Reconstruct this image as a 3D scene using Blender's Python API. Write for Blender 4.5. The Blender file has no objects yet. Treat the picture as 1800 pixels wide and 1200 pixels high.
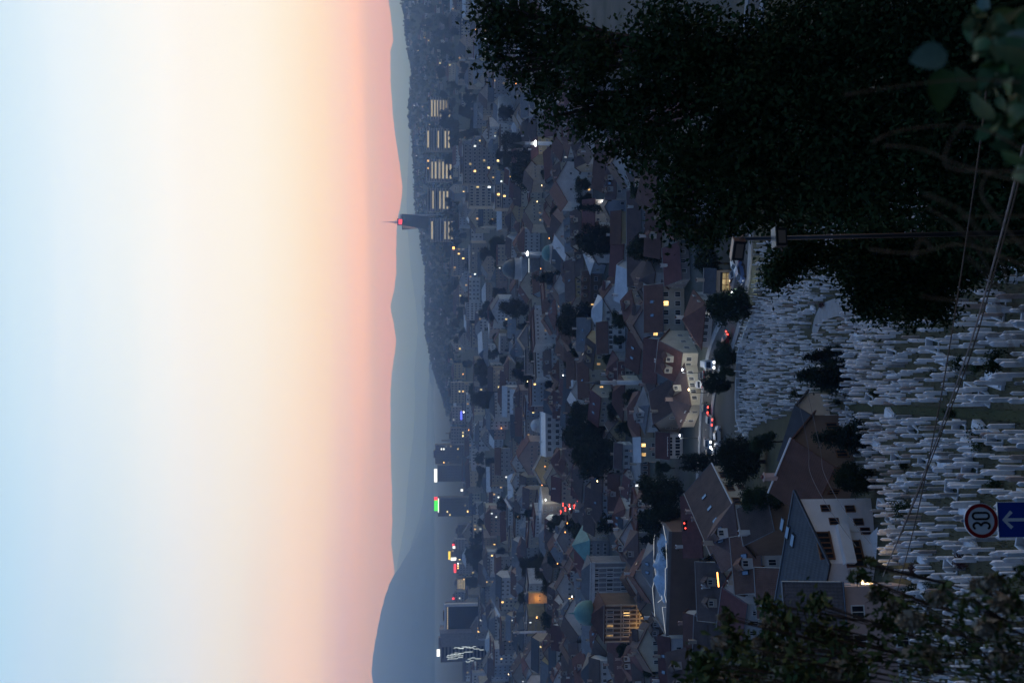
import bpy, bmesh, math, random
import numpy as np
from mathutils import Vector, Matrix

random.seed(11); RNG = np.random.default_rng(5)
SC = bpy.context.scene
COL = SC.collection
R = math.radians
# ------------------------------------------------------------------ camera
# The photograph was taken with the camera turned on its side: world "up" points to the left of the frame.
FPX = 1800.0                      # focal length in photo pixels (36 mm on a 36 mm long side)
TH = math.atan(160 / 1800)        # pitch below the horizon
cam = bpy.data.cameras.new('camera'); cam.lens = 36; cam.sensor_width = 36; cam.sensor_fit = 'HORIZONTAL'
cam.clip_start = 0.05; cam.clip_end = 60000
cam.dof.use_dof = True; cam.dof.focus_distance = 140; cam.dof.aperture_fstop = 2.6
camo = bpy.data.objects.new('camera', cam); COL.objects.link(camo); SC.camera = camo
_f = Vector((0, math.cos(TH), -math.sin(TH))); _up = Vector((0, math.sin(TH), math.cos(TH)))
# camera local x (image right) = world down, local y (image up) = world right, local -z = forward
_m = Matrix((-_up, Vector((1, 0, 0)), -_f)).transposed()
camo.matrix_world = _m.to_4x4()
camo.location = (0, 0, 0)

# ------------------------------------------------------------------ world: sky after sunset
def lin(c):
    return tuple(((v / 255) / 12.92 if v / 255 <= .04045 else ((v / 255 + .055) / 1.055) ** 2.4) for v in c) + (1,)
W = bpy.data.worlds.new('World'); SC.world = W; W.use_nodes = True
nt = W.node_tree; nt.nodes.clear()
def nd(t, **k):
    n = nt.nodes.new(t)
    for a, b in k.items(): setattr(n, a, b)
    return n
tc = nd('ShaderNodeTexCoord'); sep = nd('ShaderNodeSeparateXYZ'); nt.links.new(tc.outputs['Generated'], sep.inputs[0])
SUN_AZ = R(24)
xy = nd('ShaderNodeVectorMath', operation='MULTIPLY'); xy.inputs[1].default_value = (1, 1, 0); nt.links.new(tc.outputs['Generated'], xy.inputs[0])
nm = nd('ShaderNodeVectorMath', operation='NORMALIZE'); nt.links.new(xy.outputs[0], nm.inputs[0])
dt = nd('ShaderNodeVectorMath', operation='DOT_PRODUCT'); dt.inputs[1].default_value = (math.sin(SUN_AZ), math.cos(SUN_AZ), 0); nt.links.new(nm.outputs[0], dt.inputs[0])
# faint streaks of thin cloud, stretched along the horizon
mp = nd('ShaderNodeMapping'); mp.inputs['Scale'].default_value = (3, 3, 55); nt.links.new(tc.outputs['Generated'], mp.inputs[0])
nz = nd('ShaderNodeTexNoise'); nz.inputs['Scale'].default_value = 1.6; nz.inputs['Detail'].default_value = 5; nt.links.new(mp.outputs[0], nz.inputs[0])
wob = nd('ShaderNodeMath', operation='MULTIPLY_ADD'); wob.inputs[1].default_value = .022; wob.inputs[2].default_value = -.011; nt.links.new(nz.outputs[0], wob.inputs[0])
el = nd('ShaderNodeMath', operation='ADD', use_clamp=True); nt.links.new(sep.outputs[2], el.inputs[0]); nt.links.new(wob.outputs[0], el.inputs[1])
def ramp(stops):
    r = nd('ShaderNodeValToRGB'); e = r.color_ramp.elements
    while len(e) > 1: e.remove(e[-1])
    for i, (p, c) in enumerate(stops):
        q = e[0] if i == 0 else e.new(p)
        q.position = p; q.color = lin(c) if max(c) > 4 else tuple(c) + (1,)
    nt.links.new(el.outputs[0], r.inputs[0]); return r
SKY_SUN = SKY_SIDE = SKY_EAST = None
ZEN = (0.052, 0.125, 0.33); TOP55 = (0.19, 0.37, 0.72)
SKY_SUN = [(0, (1.45, 0.62, 0.32)), (0.0326, (1.184, 0.494, 0.651)), (0.0473, (1.019, 0.636, 0.56)), (0.0577, (1.368, 0.807, 0.611)), (0.0733, (1.186, 0.857, 0.76)), (0.0939, (1.15, 0.957, 0.713)), (0.1244, (1.097, 1.028, 0.897)), (0.1545, (1.081, 1.063, 1.027)), (0.2032, (1.051, 1.027, 1.009)), (0.2315, (1.045, 1.05, 1.067)), (0.2682, (0.945, 1.003, 1.048)), (0.3121, (0.849, 0.964, 1.072)), (0.3538, (0.691, 0.873, 1.024)), (0.55, (0.19, 0.37, 0.72)), (1, (0.052, 0.125, 0.33))]
SKY_SIDE = [(0, (0.82, 0.46, 0.4)), (0.0499, (0.699, 0.439, 0.384)), (0.0733, (0.732, 0.486, 0.572)), (0.0939, (0.913, 0.686, 0.62)), (0.1194, (0.992, 0.747, 0.652)), (0.1495, (0.873, 0.767, 0.73)), (0.1742, (0.848, 0.821, 0.814)), (0.208, (0.786, 0.827, 0.92)), (0.2455, (0.684, 0.797, 0.925)), (0.2904, (0.558, 0.74, 0.916)), (0.329, (0.512, 0.709, 0.926)), (0.3538, (0.461, 0.703, 0.935)), (0.55, (0.19, 0.37, 0.72)), (1, (0.052, 0.125, 0.33))]
SKY_EAST = [(0, (0.04, 0.06, 0.13)), (0.1, (0.09, 0.11, 0.2)), (0.25, (0.085, 0.135, 0.27)), (0.55, (0.07, 0.14, 0.32)), (1, (0.052, 0.125, 0.33))]

rs, rl, re_ = ramp(SKY_SUN), ramp(SKY_SIDE), ramp(SKY_EAST)
def mapr(a, b):
    m = nd('ShaderNodeMapRange', interpolation_type='SMOOTHSTEP'); m.inputs[1].default_value = a; m.inputs[2].default_value = b
    nt.links.new(dt.outputs['Value'], m.inputs[0]); return m
def mixc(f, a, b):
    m = nd('ShaderNodeMix', data_type='RGBA'); nt.links.new(f.outputs[0], m.inputs[0]); nt.links.new(a.outputs[0], m.inputs[6]); nt.links.new(b.outputs[0 if b.type != 'MIX' else 2], m.inputs[7]); return m
m1 = mixc(mapr(.70, 1.02), rl, rs); m2 = mixc(mapr(-.75, .72), re_, m1)
bg = nd('ShaderNodeBackground'); bg.inputs[1].default_value = 1.0; nt.links.new(m2.outputs[2], bg.inputs[0])
wo = nd('ShaderNodeOutputWorld'); nt.links.new(bg.outputs[0], wo.inputs[0])
W.cycles.sampling_method = 'MANUAL'; W.cycles.sample_map_resolution = 512

vs = SC.view_settings; vs.view_transform = 'Standard'; vs.look = 'None'; vs.exposure = 0; vs.gamma = 1; vs.use_curve_mapping = False
SC.cycles.use_denoising = True; SC.cycles.max_bounces = 4; SC.cycles.diffuse_bounces = 2; SC.cycles.volume_bounces = 2
SC.cycles.sample_clamp_indirect = 4; SC.cycles.caustics_reflective = False; SC.cycles.caustics_refractive = False
HAZE_DENSITY = 2.1e-4; HAZE_COLOR = (.26, .48, 1.0); HAZE_G = .86

# ------------------------------------------------------------------ photo <-> place
def P(x, y, Y):
    """the point at forward distance Y seen at photo pixel (x, y) (photo as stored, on its side)"""
    a = (1200 - y - 600) / FPX; b = (900 - x) / FPX
    ry = math.cos(TH) + math.sin(TH) * b; rz = -math.sin(TH) + math.cos(TH) * b
    s = Y / ry
    return Vector((a * s, Y, rz * s))
def proj(p):
    d = p[1] * math.cos(TH) - p[2] * math.sin(TH)
    b = (p[1] * math.sin(TH) + p[2] * math.cos(TH)) / d; a = p[0] / d
    return 900 - b * FPX, 600 - a * FPX, d      # photo x, y, depth
KY = [-4000, -40, 0, 2.2, 4, 9, 14, 22, 30, 45, 55, 110, 185, 200, 216, 250, 330, 500, 900, 1400, 2700, 60000]
KZ = [-1.7, -1.7, -1.7, -1.9, -3.2, -11, -13.2, -13.75, -19.3, -29, -32.3, -47.9, -61, -62.6, -62.9, -64.5, -67, -72, -80, -86, -91, -91]
def ss(t): t = np.clip(t, 0, 1); return t * t * (3 - 2 * t)
RIDGE_Y = 3200.0
RY = [-400, 0, 25, 50, 85, 100, 150, 165, 185, 215, 235, 300, 375, 405, 430, 470, 520, 580, 600, 640, 670, 690, 720, 760, 900, 1600]
RX = [700, 705, 711, 713, 716, 720, 731, 726, 720, 719, 725, 729, 731, 739, 741, 748, 749, 748, 752, 760, 768, 777, 784, 789, 792, 792]
def ground(X, Y):
    X = np.asarray(X, float); Y = np.asarray(Y, float)
    z = np.interp(Y, KY, KZ)
    yy = 600 - X / RIDGE_Y * FPX
    cz = (740 - np.interp(yy, RY, RX)) / FPX * RIDGE_Y * 1.0
    up = ss((Y - 900) / (RIDGE_Y - 900)) ** 1.25 * (1 - .85 * ss((Y - RIDGE_Y) / 900))
    z = z + np.maximum(cz - 6 + 91, 0) * up
    # gentle unevenness of the hill under the camera
    z = z + np.where((Y > 24) & (Y < 190), .35 * np.sin(X * .23 + Y * .09) * ss((Y - 24) / 12) * ss((190 - Y) / 20), 0)
    return z
def G(x, y):
    """the ground point seen at photo pixel (x, y)"""
    lo = None; Y = 20.0; prev = Y
    while Y < 9000:
        p = P(x, y, Y)
        if p.z < float(ground(p.x, p.y)): break
        prev = Y; Y *= 1.03
    a, b = prev, Y
    for _ in range(24):
        m = (a + b) / 2; p = P(x, y, m)
        if p.z < float(ground(p.x, p.y)): b = m
        else: a = m
    p = P(x, y, b); p.z = float(ground(p.x, p.y)); return p
def gz(x, y): return float(ground(x, y))

# ------------------------------------------------------------------ mesh helpers
class MB:
    def __init__(s): s.V = []; s.F = []; s.M = []
    def add(s, V, F, m=0):
        n = len(s.V); s.V += [tuple(v) for v in V]; s.F += [tuple(i + n for i in f) for f in F]; s.M += [m] * len(F)
    def box(s, x0, x1, y0, y1, z0, z1, m=0):
        s.add([(x0, y0, z0), (x1, y0, z0), (x1, y1, z0), (x0, y1, z0), (x0, y0, z1), (x1, y0, z1), (x1, y1, z1), (x0, y1, z1)],
              [(0, 3, 2, 1), (4, 5, 6, 7), (0, 1, 5, 4), (1, 2, 6, 5), (2, 3, 7, 6), (3, 0, 4, 7)], m)
    def prism(s, poly, z0, z1, m=0):
        n = len(poly); zt = z1 if hasattr(z1, '__len__') else [z1] * n; zb = z0 if hasattr(z0, '__len__') else [z0] * n
        s.add([(p[0], p[1], z) for p, z in zip(poly, zb)] + [(p[0], p[1], z) for p, z in zip(poly, zt)],
              [tuple(range(n))[::-1], tuple(range(n, 2 * n))] + [(i, (i + 1) % n, n + (i + 1) % n, n + i) for i in range(n)], m)
    def tube(s, pts, rad, k=6, m=0, cap=True):
        pts = [Vector(p) for p in pts]; n = len(pts); rr = rad if hasattr(rad, '__len__') else [rad] * n
        V = []; ref = None
        for i, p in enumerate(pts):
            d = (pts[min(i + 1, n - 1)] - pts[max(i - 1, 0)]).normalized()
            if ref is None: ref = Vector((0, 0, 1)) if abs(d.z) < .9 else Vector((1, 0, 0))
            a = d.cross(ref).normalized(); b = d.cross(a).normalized()
            for j in range(k):
                t = 2 * math.pi * j / k; V.append(p + (a * math.cos(t) + b * math.sin(t)) * rr[i])
        F = [(i * k + j, i * k + (j + 1) % k, (i + 1) * k + (j + 1) % k, (i + 1) * k + j) for i in range(n - 1) for j in range(k)]
        if cap: F += [tuple(range(k))[::-1], tuple((n - 1) * k + j for j in range(k))]
        s.add(V, F, m)
    def lathe(s, prof, k=16, m=0, c=(0, 0, 0)):
        V = [(c[0] + r * math.cos(2 * math.pi * j / k), c[1] + r * math.sin(2 * math.pi * j / k), c[2] + z) for r, z in prof for j in range(k)]
        n = len(prof)
        F = [(i * k + j, i * k + (j + 1) % k, (i + 1) * k + (j + 1) % k, (i + 1) * k + j) for i in range(n - 1) for j in range(k)]
        F += [tuple(range(k))[::-1], tuple((n - 1) * k + j for j in range(k))]
        s.add(V, F, m)
    def mesh(s, name, mats, smooth=False):
        me = bpy.data.meshes.new(name); me.from_pydata(s.V, [], s.F)
        for m in (mats if isinstance(mats, (list, tuple)) else [mats]): me.materials.append(m)
        if any(s.M): me.polygons.foreach_set('material_index', s.M)
        if smooth: me.polygons.foreach_set('use_smooth', [True] * len(s.F))
        me.update(); return me
    def ob(s, name, mats, parent=None, loc=None, rz=0, smooth=False):
        return ob(name, s.mesh(name, mats, smooth), parent, loc, rz)
def ob(name, me, parent=None, loc=None, rz=0, scale=None):
    o = bpy.data.objects.new(name, me); COL.objects.link(o)
    if parent is not None: o.parent = parent
    if loc is not None: o.location = loc
    if rz: o.rotation_euler = (0, 0, rz)
    if scale is not None: o.scale = scale
    return o
def tag(o, label=None, cat=None, group=None, kind=None):
    if label: o['label'] = label
    if cat: o['category'] = cat
    if group: o['group'] = group
    if kind: o['kind'] = kind
    return o
def empty(name, loc=(0, 0, 0), rz=0, label=None, cat=None, group=None):
    o = ob(name, None, None, loc, rz); o.empty_display_size = .3
    return tag(o, label, cat, group)
def np_mesh(name, V, F, mats, mi=None, smooth=False):
    """V (n,3) array, F (m,k) index array"""
    me = bpy.data.meshes.new(name); V = np.asarray(V, np.float32); F = np.asarray(F, np.int32); k = F.shape[1]
    me.vertices.add(len(V)); me.vertices.foreach_set('co', V.ravel())
    me.loops.add(F.size); me.loops.foreach_set('vertex_index', F.ravel())
    me.polygons.add(len(F)); me.polygons.foreach_set('loop_start', np.arange(len(F), dtype=np.int32) * k)
    for m in (mats if isinstance(mats, (list, tuple)) else [mats]): me.materials.append(m)
    if mi is not None: me.polygons.foreach_set('material_index', np.asarray(mi, np.int32))
    if smooth: me.polygons.foreach_set('use_smooth', np.ones(len(F), bool))
    me.update(calc_edges=True); return me

# ------------------------------------------------------------------ materials
MATS = {}
def mat(name, col, rough=.85, var=.25, scale=1.2, orand=.0, bump=0., bscale=None, metal=0., col2=None, spec=.3, tiles=0.):
    m = bpy.data.materials.new(name); m.use_nodes = True; t = m.node_tree; b = t.nodes['Principled BSDF']; L = t.links.new
    b.inputs['Roughness'].default_value = rough; b.inputs['Metallic'].default_value = metal; b.inputs['Specular IOR Level'].default_value = spec
    c = t.nodes.new('ShaderNodeTexCoord'); n = t.nodes.new('ShaderNodeTexNoise'); n.inputs['Scale'].default_value = scale; n.inputs['Detail'].default_value = 6; n.inputs['Roughness'].default_value = .65
    oi = t.nodes.new('ShaderNodeObjectInfo')
    off = t.nodes.new('ShaderNodeVectorMath'); off.operation = 'ADD'; L(c.outputs['Object'], off.inputs[0]); L(oi.outputs['Location'], off.inputs[1]); L(off.outputs[0], n.inputs[0])
    r = t.nodes.new('ShaderNodeValToRGB'); e = r.color_ramp.elements; e[0].position = .28; e[1].position = .72
    c2 = col2 or tuple(v * (1 - var) for v in col); e[0].color = c2 + (1,); e[1].color = tuple(min(v * (1 + var * .6), .95) for v in col) + (1,)
    L(n.outputs[0], r.inputs[0]); out = r.outputs[0]
    if orand:
        h = t.nodes.new('ShaderNodeHueSaturation'); mr = t.nodes.new('ShaderNodeMapRange'); mr.inputs[3].default_value = 1 - orand; mr.inputs[4].default_value = 1 + orand
        L(oi.outputs['Random'], mr.inputs[0]); L(mr.outputs[0], h.inputs['Value']); L(out, h.inputs['Color']); out = h.outputs[0]
        mh = t.nodes.new('ShaderNodeMapRange'); mh.inputs[3].default_value = .5 - orand * .06; mh.inputs[4].default_value = .5 + orand * .06
        fr = t.nodes.new('ShaderNodeMath'); fr.operation = 'FRACT'; ml = t.nodes.new('ShaderNodeMath'); ml.operation = 'MULTIPLY'; ml.inputs[1].default_value = 7.31
        L(oi.outputs['Random'], ml.inputs[0]); L(ml.outputs[0], fr.inputs[0]); L(fr.outputs[0], mh.inputs[0]); L(mh.outputs[0], h.inputs['Hue'])
    hgt = n.outputs[0]
    if tiles:
        sp = t.nodes.new('ShaderNodeSeparateXYZ'); L(c.outputs['Object'], sp.inputs[0])
        def saw(sock, per):
            d = t.nodes.new('ShaderNodeMath'); d.operation = 'DIVIDE'; d.inputs[1].default_value = per; L(sock, d.inputs[0])
            f = t.nodes.new('ShaderNodeMath'); f.operation = 'PINGPONG'; f.inputs[1].default_value = .5; L(d.outputs[0], f.inputs[0]); return f
        a, bb = saw(sp.outputs[2], .17), saw(sp.outputs[0], .27)
        ad = t.nodes.new('ShaderNodeMath'); ad.operation = 'ADD'; L(a.outputs[0], ad.inputs[0]); L(bb.outputs[0], ad.inputs[1])
        bp = t.nodes.new('ShaderNodeBump'); bp.inputs['Strength'].default_value = tiles; bp.inputs['Distance'].default_value = .12; L(ad.outputs[0], bp.inputs['Height']); L(bp.outputs[0], b.inputs['Normal'])
    elif bump:
        bp = t.nodes.new('ShaderNodeBump'); bp.inputs['Strength'].default_value = bump; bp.inputs['Distance'].default_value = .05; n2 = t.nodes.new('ShaderNodeTexNoise'); n2.inputs['Scale'].default_value = bscale or scale * 8; L(c.outputs['Object'], n2.inputs[0])
        L(n2.outputs[0], bp.inputs['Height']); L(bp.outputs[0], b.inputs['Normal'])
    L(out, b.inputs['Base Color']); MATS[name] = m; return m
def emit(name, col, s, base=(.1, .1, .1)):
    m = bpy.data.materials.new(name); m.use_nodes = True; b = m.node_tree.nodes['Principled BSDF']
    b.inputs['Base Color'].default_value = base + (1,); b.inputs['Emission Color'].default_value = col + (1,); b.inputs['Emission Strength'].default_value = s; b.inputs['Roughness'].default_value = .5
    MATS[name] = m; return m
def winlit(name, col, s):
    """a lit room behind glass: uneven glow with a darker frame of curtains"""
    m = emit(name, col, s); t = m.node_tree; b = t.nodes['Principled BSDF']; c = t.nodes.new('ShaderNodeTexCoord'); n = t.nodes.new('ShaderNodeTexNoise'); n.inputs['Scale'].default_value = 2.3
    oi = t.nodes.new('ShaderNodeObjectInfo'); a = t.nodes.new('ShaderNodeVectorMath'); a.operation = 'ADD'; t.links.new(c.outputs['Object'], a.inputs[0]); t.links.new(oi.outputs['Location'], a.inputs[1]); t.links.new(a.outputs[0], n.inputs[0])
    mr = t.nodes.new('ShaderNodeMapRange'); mr.inputs[1].default_value = .3; mr.inputs[2].default_value = .7; mr.inputs[3].default_value = s * .35; mr.inputs[4].default_value = s * 1.5
    t.links.new(n.outputs[0], mr.inputs[0]); pw = t.nodes.new('ShaderNodeMath'); pw.operation = 'POWER'; pw.inputs[1].default_value = 1.8; t.links.new(oi.outputs['Random'], pw.inputs[0])
    ma = t.nodes.new('ShaderNodeMath'); ma.operation = 'MULTIPLY_ADD'; ma.inputs[1].default_value = 1.9; ma.inputs[2].default_value = .12; t.links.new(pw.outputs[0], ma.inputs[0]); mu = t.nodes.new('ShaderNodeMath'); mu.operation = 'MULTIPLY'; t.links.new(mr.outputs[0], mu.inputs[0]); t.links.new(ma.outputs[0], mu.inputs[1])
    t.links.new(mu.outputs[0], b.inputs['Emission Strength']); return m
mat('stone', (.80, .82, .84), .6, .22, 1.5, orand=.16, bump=.2)
mat('stone_grey', (.33, .34, .34), .7, .3, 1.5, orand=.15, bump=.3)
mat('stone_pink', (.40, .33, .30), .7, .25, 1.5, orand=.15, bump=.3)
mat('kerb_stone', (.62, .64, .66), .6, .25, 2, orand=.12)
for k, c in dict(white=(.62, .63, .62), cream=(.52, .49, .40), grey=(.34, .34, .34), yellow=(.50, .42, .24), beige=(.42, .37, .30), brown=(.17, .12, .09), pink=(.48, .36, .31), blue=(.36, .42, .48), slate=(.2, .21, .23)).items():
    mat('wall_' + k, c, .9, .22, .35, orand=.14, bump=.15, bscale=6)
mat('roof_red', (.13, .060, .048), .85, .35, .5, orand=.3, tiles=.5)
mat('roof_brown', (.10, .07, .062), .85, .35, .5, orand=.25, tiles=.5)
mat('roof_grey', (.17, .17, .175), .7, .3, .4, orand=.25)
mat('roof_slate', (.055, .06, .068), .6, .3, .7, orand=.12, tiles=.35)
mat('roof_copper', (.13, .30, .28), .6, .3, .4, orand=.1)
mat('roof_white', (.55, .56, .57), .6, .2, .4, orand=.15)
mat('lead', (.10, .13, .14), .5, .3, .4)
mat('trim_white', (.72, .72, .70), .5, .1, 2)
mat('wood', (.16, .075, .035), .7, .35, 3, bump=.3)
mat('wood_dark', (.06, .035, .022), .7, .35, 3, bump=.3)
mat('metal_dark', (.035, .04, .045), .45, .2, 3, metal=.6)
mat('metal_grey', (.16, .18, .2), .4, .2, 3, metal=.7)
mat('metal_white', (.7, .72, .74), .4, .12, 3)
mat('glass', (.018, .022, .028), .12, .2, 1, spec=.5)
mat('glass_blue', (.02, .045, .055), .15, .2, .3, spec=.5, orand=.2)
mat('skylight_glass', (.3, .35, .4), .08, .1, 1, spec=.8, metal=.6)
mat('asphalt', (.06, .062, .065), .8, .25, .4, bump=.2)
mat('paving', (.26, .27, .28), .85, .25, .8, bump=.2)
mat('kerb', (.35, .35, .34), .8, .2, .8)
mat('bark', (.05, .038, .03), .9, .4, 3, bump=.6)
mat('leaf_dark', (.022, .038, .018), .9, .45, .25, orand=.3, spec=.04)
mat('leaf_mid', (.028, .045, .018), .9, .45, .3, orand=.3, spec=.04)
mat('leaf_conifer', (.018, .032, .022), .9, .4, .4, orand=.3, spec=.04)
mat('leaf_near', (.028, .052, .018), .8, .5, .8, orand=.0, spec=.08)
mat('leaf_far', (.035, .05, .03), .9, .4, .02, orand=.25, spec=.1)
mat('leaf_olive', (.10, .115, .04), .8, .45, 2, spec=.1)
mat('leaf_red', (.08, .03, .03), .8, .4, 1, orand=.2)
mat('leaf_fresh', (.035, .085, .016), .55, .35, 9, orand=.2, spec=.3)
mat('leaf_bluish', (.06, .12, .09), .5, .25, 9, orand=.2, spec=.4)
mat('stalk', (.12, .085, .05), .85, .3, 12, orand=.2)
mat('seed_fluff', (.30, .24, .16), .95, .3, 20)
mat('tarp', (.35, .47, .58), .4, .3, .5, bump=.6, bscale=1.2)
mat('cable', (.012, .012, .014), .6, .2, 3)
mat('cable_pale', (.16, .15, .15), .6, .2, 3)
mat('tyre', (.02, .02, .02), .8, .2, 3)
for k, c in dict(white=(.62, .63, .64), silver=(.32, .33, .35), black=(.02, .02, .022), red=(.3, .02, .02), blue=(.04, .08, .2)).items(): mat('paint_' + k, c, .25, .05, 1, spec=.5)
mat('sign_red', (.26, .008, .015), .4, .1, 6); mat('sign_white', (.62, .64, .66), .4, .08, 6); mat('sign_blue', (.005, .045, .30), .4, .08, 6); mat('sign_black', (.01, .01, .012), .4, .1, 6)
winlit('lit_warm', (1, .60, .20), 2.0); winlit('lit_yellow', (1, .78, .35), 1.6); winlit('lit_cool', (.85, .93, 1), 1.9)
mat('wall_bright', (.76, .77, .77), .9, .12, .35, bump=.12, bscale=6)
emit('lamp_white', (.92, .95, 1), 14); emit('lamp_warm', (1, .68, .32), 10); emit('lamp_orange', (1, .36, .08), 7); emit('lamp_red', (1, .06, .04), 5); emit('lamp_green', (.1, 1, .5), 2.2)
emit('sign_lit_red', (1, .05, .07), 1.6); emit('sign_lit_green', (.08, .95, .1), 1.1); emit('sign_lit_white', (.9, .94, 1), 1.6); emit('sign_lit_yellow', (1, .75, .08), 1.2); emit('sign_lit_blue', (.1, .14, 1), 1.6)
emit('glow_strip', (.85, .92, 1), .55); emit('strip_far', (.75, .9, 1), .9); emit('band_lit', (1, .88, .62), .42)
M = MATS
# ground: grass, trodden soil, town dust and, far away, woodland, mixed by where it lies
gm = mat('ground_mix', (.05, .055, .03), .95, .4, .35, bump=.5, bscale=2.5)
t = gm.node_tree; b = t.nodes['Principled BSDF']; geo = t.nodes.new('ShaderNodeNewGeometry'); sp = t.nodes.new('ShaderNodeSeparateXYZ'); t.links.new(geo.outputs['Position'], sp.inputs[0])
mr = t.nodes.new('ShaderNodeMapRange'); mr.inputs[1].default_value = 186; mr.inputs[2].default_value = 205; t.links.new(sp.outputs[1], mr.inputs[0])
mr2 = t.nodes.new('ShaderNodeMapRange'); mr2.inputs[1].default_value = 900; mr2.inputs[2].default_value = 1700; t.links.new(sp.outputs[1], mr2.inputs[0])
src = b.inputs['Base Color'].links[0].from_socket
nn = t.nodes.new('ShaderNodeTexNoise'); nn.inputs['Scale'].default_value = .05; nn.inputs['Detail'].default_value = 8; t.links.new(geo.outputs['Position'], nn.inputs[0])
rr = t.nodes.new('ShaderNodeValToRGB'); rr.color_ramp.elements[0].position = .35; rr.color_ramp.elements[1].position = .65; rr.color_ramp.elements[0].color = (.04, .05, .035, 1); rr.color_ramp.elements[1].color = (.11, .105, .1, 1); t.links.new(nn.outputs[0], rr.inputs[0])
r3 = t.nodes.new('ShaderNodeValToRGB'); r3.color_ramp.elements[0].position = .4; r3.color_ramp.elements[1].position = .7; r3.color_ramp.elements[0].color = (.025, .038, .022, 1); r3.color_ramp.elements[1].color = (.06, .065, .045, 1); t.links.new(nn.outputs[0], r3.inputs[0])
def mixn(f, a, c):
    m = t.nodes.new('ShaderNodeMix'); m.data_type = 'RGBA'; t.links.new(f, m.inputs[0]); t.links.new(a, m.inputs[6]); t.links.new(c, m.inputs[7]); return m.outputs[2]
t.links.new(mixn(mr2.outputs[0], mixn(mr.outputs[0], src, rr.outputs[0]), r3.outputs[0]), b.inputs['Base Color'])
fm = mat('forest', (.03, .042, .026), 1, .5, .006, spec=0.)

# ------------------------------------------------------------------ terrain
def sheet(name, xs_of, ys, zfun, m, kind='structure'):
    nx = len(xs_of(ys[0])); V = np.zeros((len(ys), nx, 3))
    for i, y in enumerate(ys):
        V[i, :, 0] = xs_of(y); V[i, :, 1] = y
    V[:, :, 2] = zfun(V[:, :, 0], V[:, :, 1])
    I = np.arange(len(ys) * nx).reshape(len(ys), nx)
    F = np.stack([I[:-1, :-1], I[:-1, 1:], I[1:, 1:], I[1:, :-1]], -1).reshape(-1, 4)
    return tag(ob(name, np_mesh(name, V.reshape(-1, 3), F, m, smooth=True)), kind=kind)
ys = np.concatenate([[-600, -120, -40, -10], np.arange(-4, 16, .5), np.arange(16, 60, 1), np.arange(60, 260, 2.5), np.geomspace(262, 4400, 120), [5200, 6500, 8500, 11000, 14500, 19000]])
sheet('ground', lambda y: np.linspace(-1, 1, 121) * (90 + max(y, 0) * .62), ys, ground, M['ground_mix'])
def fbm(x, seed, octs=5, base=1.):
    r = np.random.default_rng(seed); o = np.zeros_like(x)
    for k in range(octs):
        f = base * 2 ** k; o += np.sin(x * f + r.uniform(0, 7)) * np.cos(x * f * .618 + r.uniform(0, 7)) / 1.7 ** k
    return o
def mountain(name, Yc, ys_px, xs_px, wf, wb, seed, rough):
    def z(X, Y):
        yy = 600 - X / Yc * FPX
        c = (740 - np.interp(yy, ys_px, xs_px)) / FPX * Yc
        t = np.where(Y < Yc, (Yc - Y) / wf, (Y - Yc) / wb)
        s = 1 - ss(t)
        n = fbm(X / Yc * 30 + Y / Yc * 9, seed) * fbm(Y / Yc * 22 - X / Yc * 14, seed + 1) * rough * Yc * .004 * (s * (1 - s) * 4)
        n += fbm(X / Yc * 260, seed + 2, 4) * rough * Yc * .00022
        return -92 + np.maximum(c + 92, 4) * s + n
    yy = np.concatenate([np.linspace(Yc - wf, Yc, 34), np.linspace(Yc, Yc + wb, 8)[1:]])
    return sheet(name, lambda y: np.linspace(-.62, .62, 420) * Yc, yy, z, M['forest'])
mountain('mountain_range', 17000, [-600, 0, 30, 75, 95, 150, 200, 240, 300, 330, 360, 390, 440, 480, 510, 540, 570, 600, 650, 690, 750, 830, 870, 920, 950, 1000, 1300, 1800],
         [680, 683, 687, 692, 687, 687, 691, 695, 704, 708, 705, 698, 697, 697, 693, 687, 693, 697, 690, 687, 687, 688, 690, 690, 688, 694, 692, 700], 1300, 1600, 1, 1.0)
mountain('mountain_range', 12600, [-600, 0, 200, 340, 400, 470, 530, 580, 620, 660, 700, 760, 800, 870, 920, 980, 1050, 1800], [735, 738, 722, 715, 716, 722, 730, 735, 731, 728, 730, 727, 722, 715, 712, 700, 690, 680], 1100, 1600, 4, .9)
mountain('mountain_range', 9400, [-600, 300, 560, 640, 700, 780, 840, 880, 920, 960, 1020, 1800], [760, 757, 758, 756, 751, 750, 748, 744, 735, 722, 705, 690], 900, 1400, 7, .9)
mountain('mountain', 8200, [-600, 780, 860, 900, 915, 940, 965, 985, 1005, 1020, 1045, 1070, 1090, 1120, 1150, 1170, 1185, 1210, 1300, 1500, 1900],
         [792, 790, 786, 764, 750, 736, 724, 710, 697, 686, 677, 671, 667, 661, 656, 654, 656, 661, 668, 690, 700], 1500, 1400, 9, 1.3)
hz = MB(); hz.box(-13500, 13500, -1200, 19200, -96.5, 560)
hm = bpy.data.materials.new('haze_air'); hm.use_nodes = True; hm.node_tree.nodes.clear()
pv = hm.node_tree.nodes.new('ShaderNodeVolumePrincipled'); pv.inputs['Color'].default_value = HAZE_COLOR + (1,); pv.inputs['Density'].default_value = HAZE_DENSITY; pv.inputs['Anisotropy'].default_value = HAZE_G
pv.inputs['Absorption Color'].default_value = (1, 1, 1, 1)
hmo = hm.node_tree.nodes.new('ShaderNodeOutputMaterial'); hm.node_tree.links.new(pv.outputs[0], hmo.inputs['Volume'])
tag(hz.ob('haze', hm), 'pale blue evening haze filling the valley air', 'haze', kind='stuff')

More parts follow.
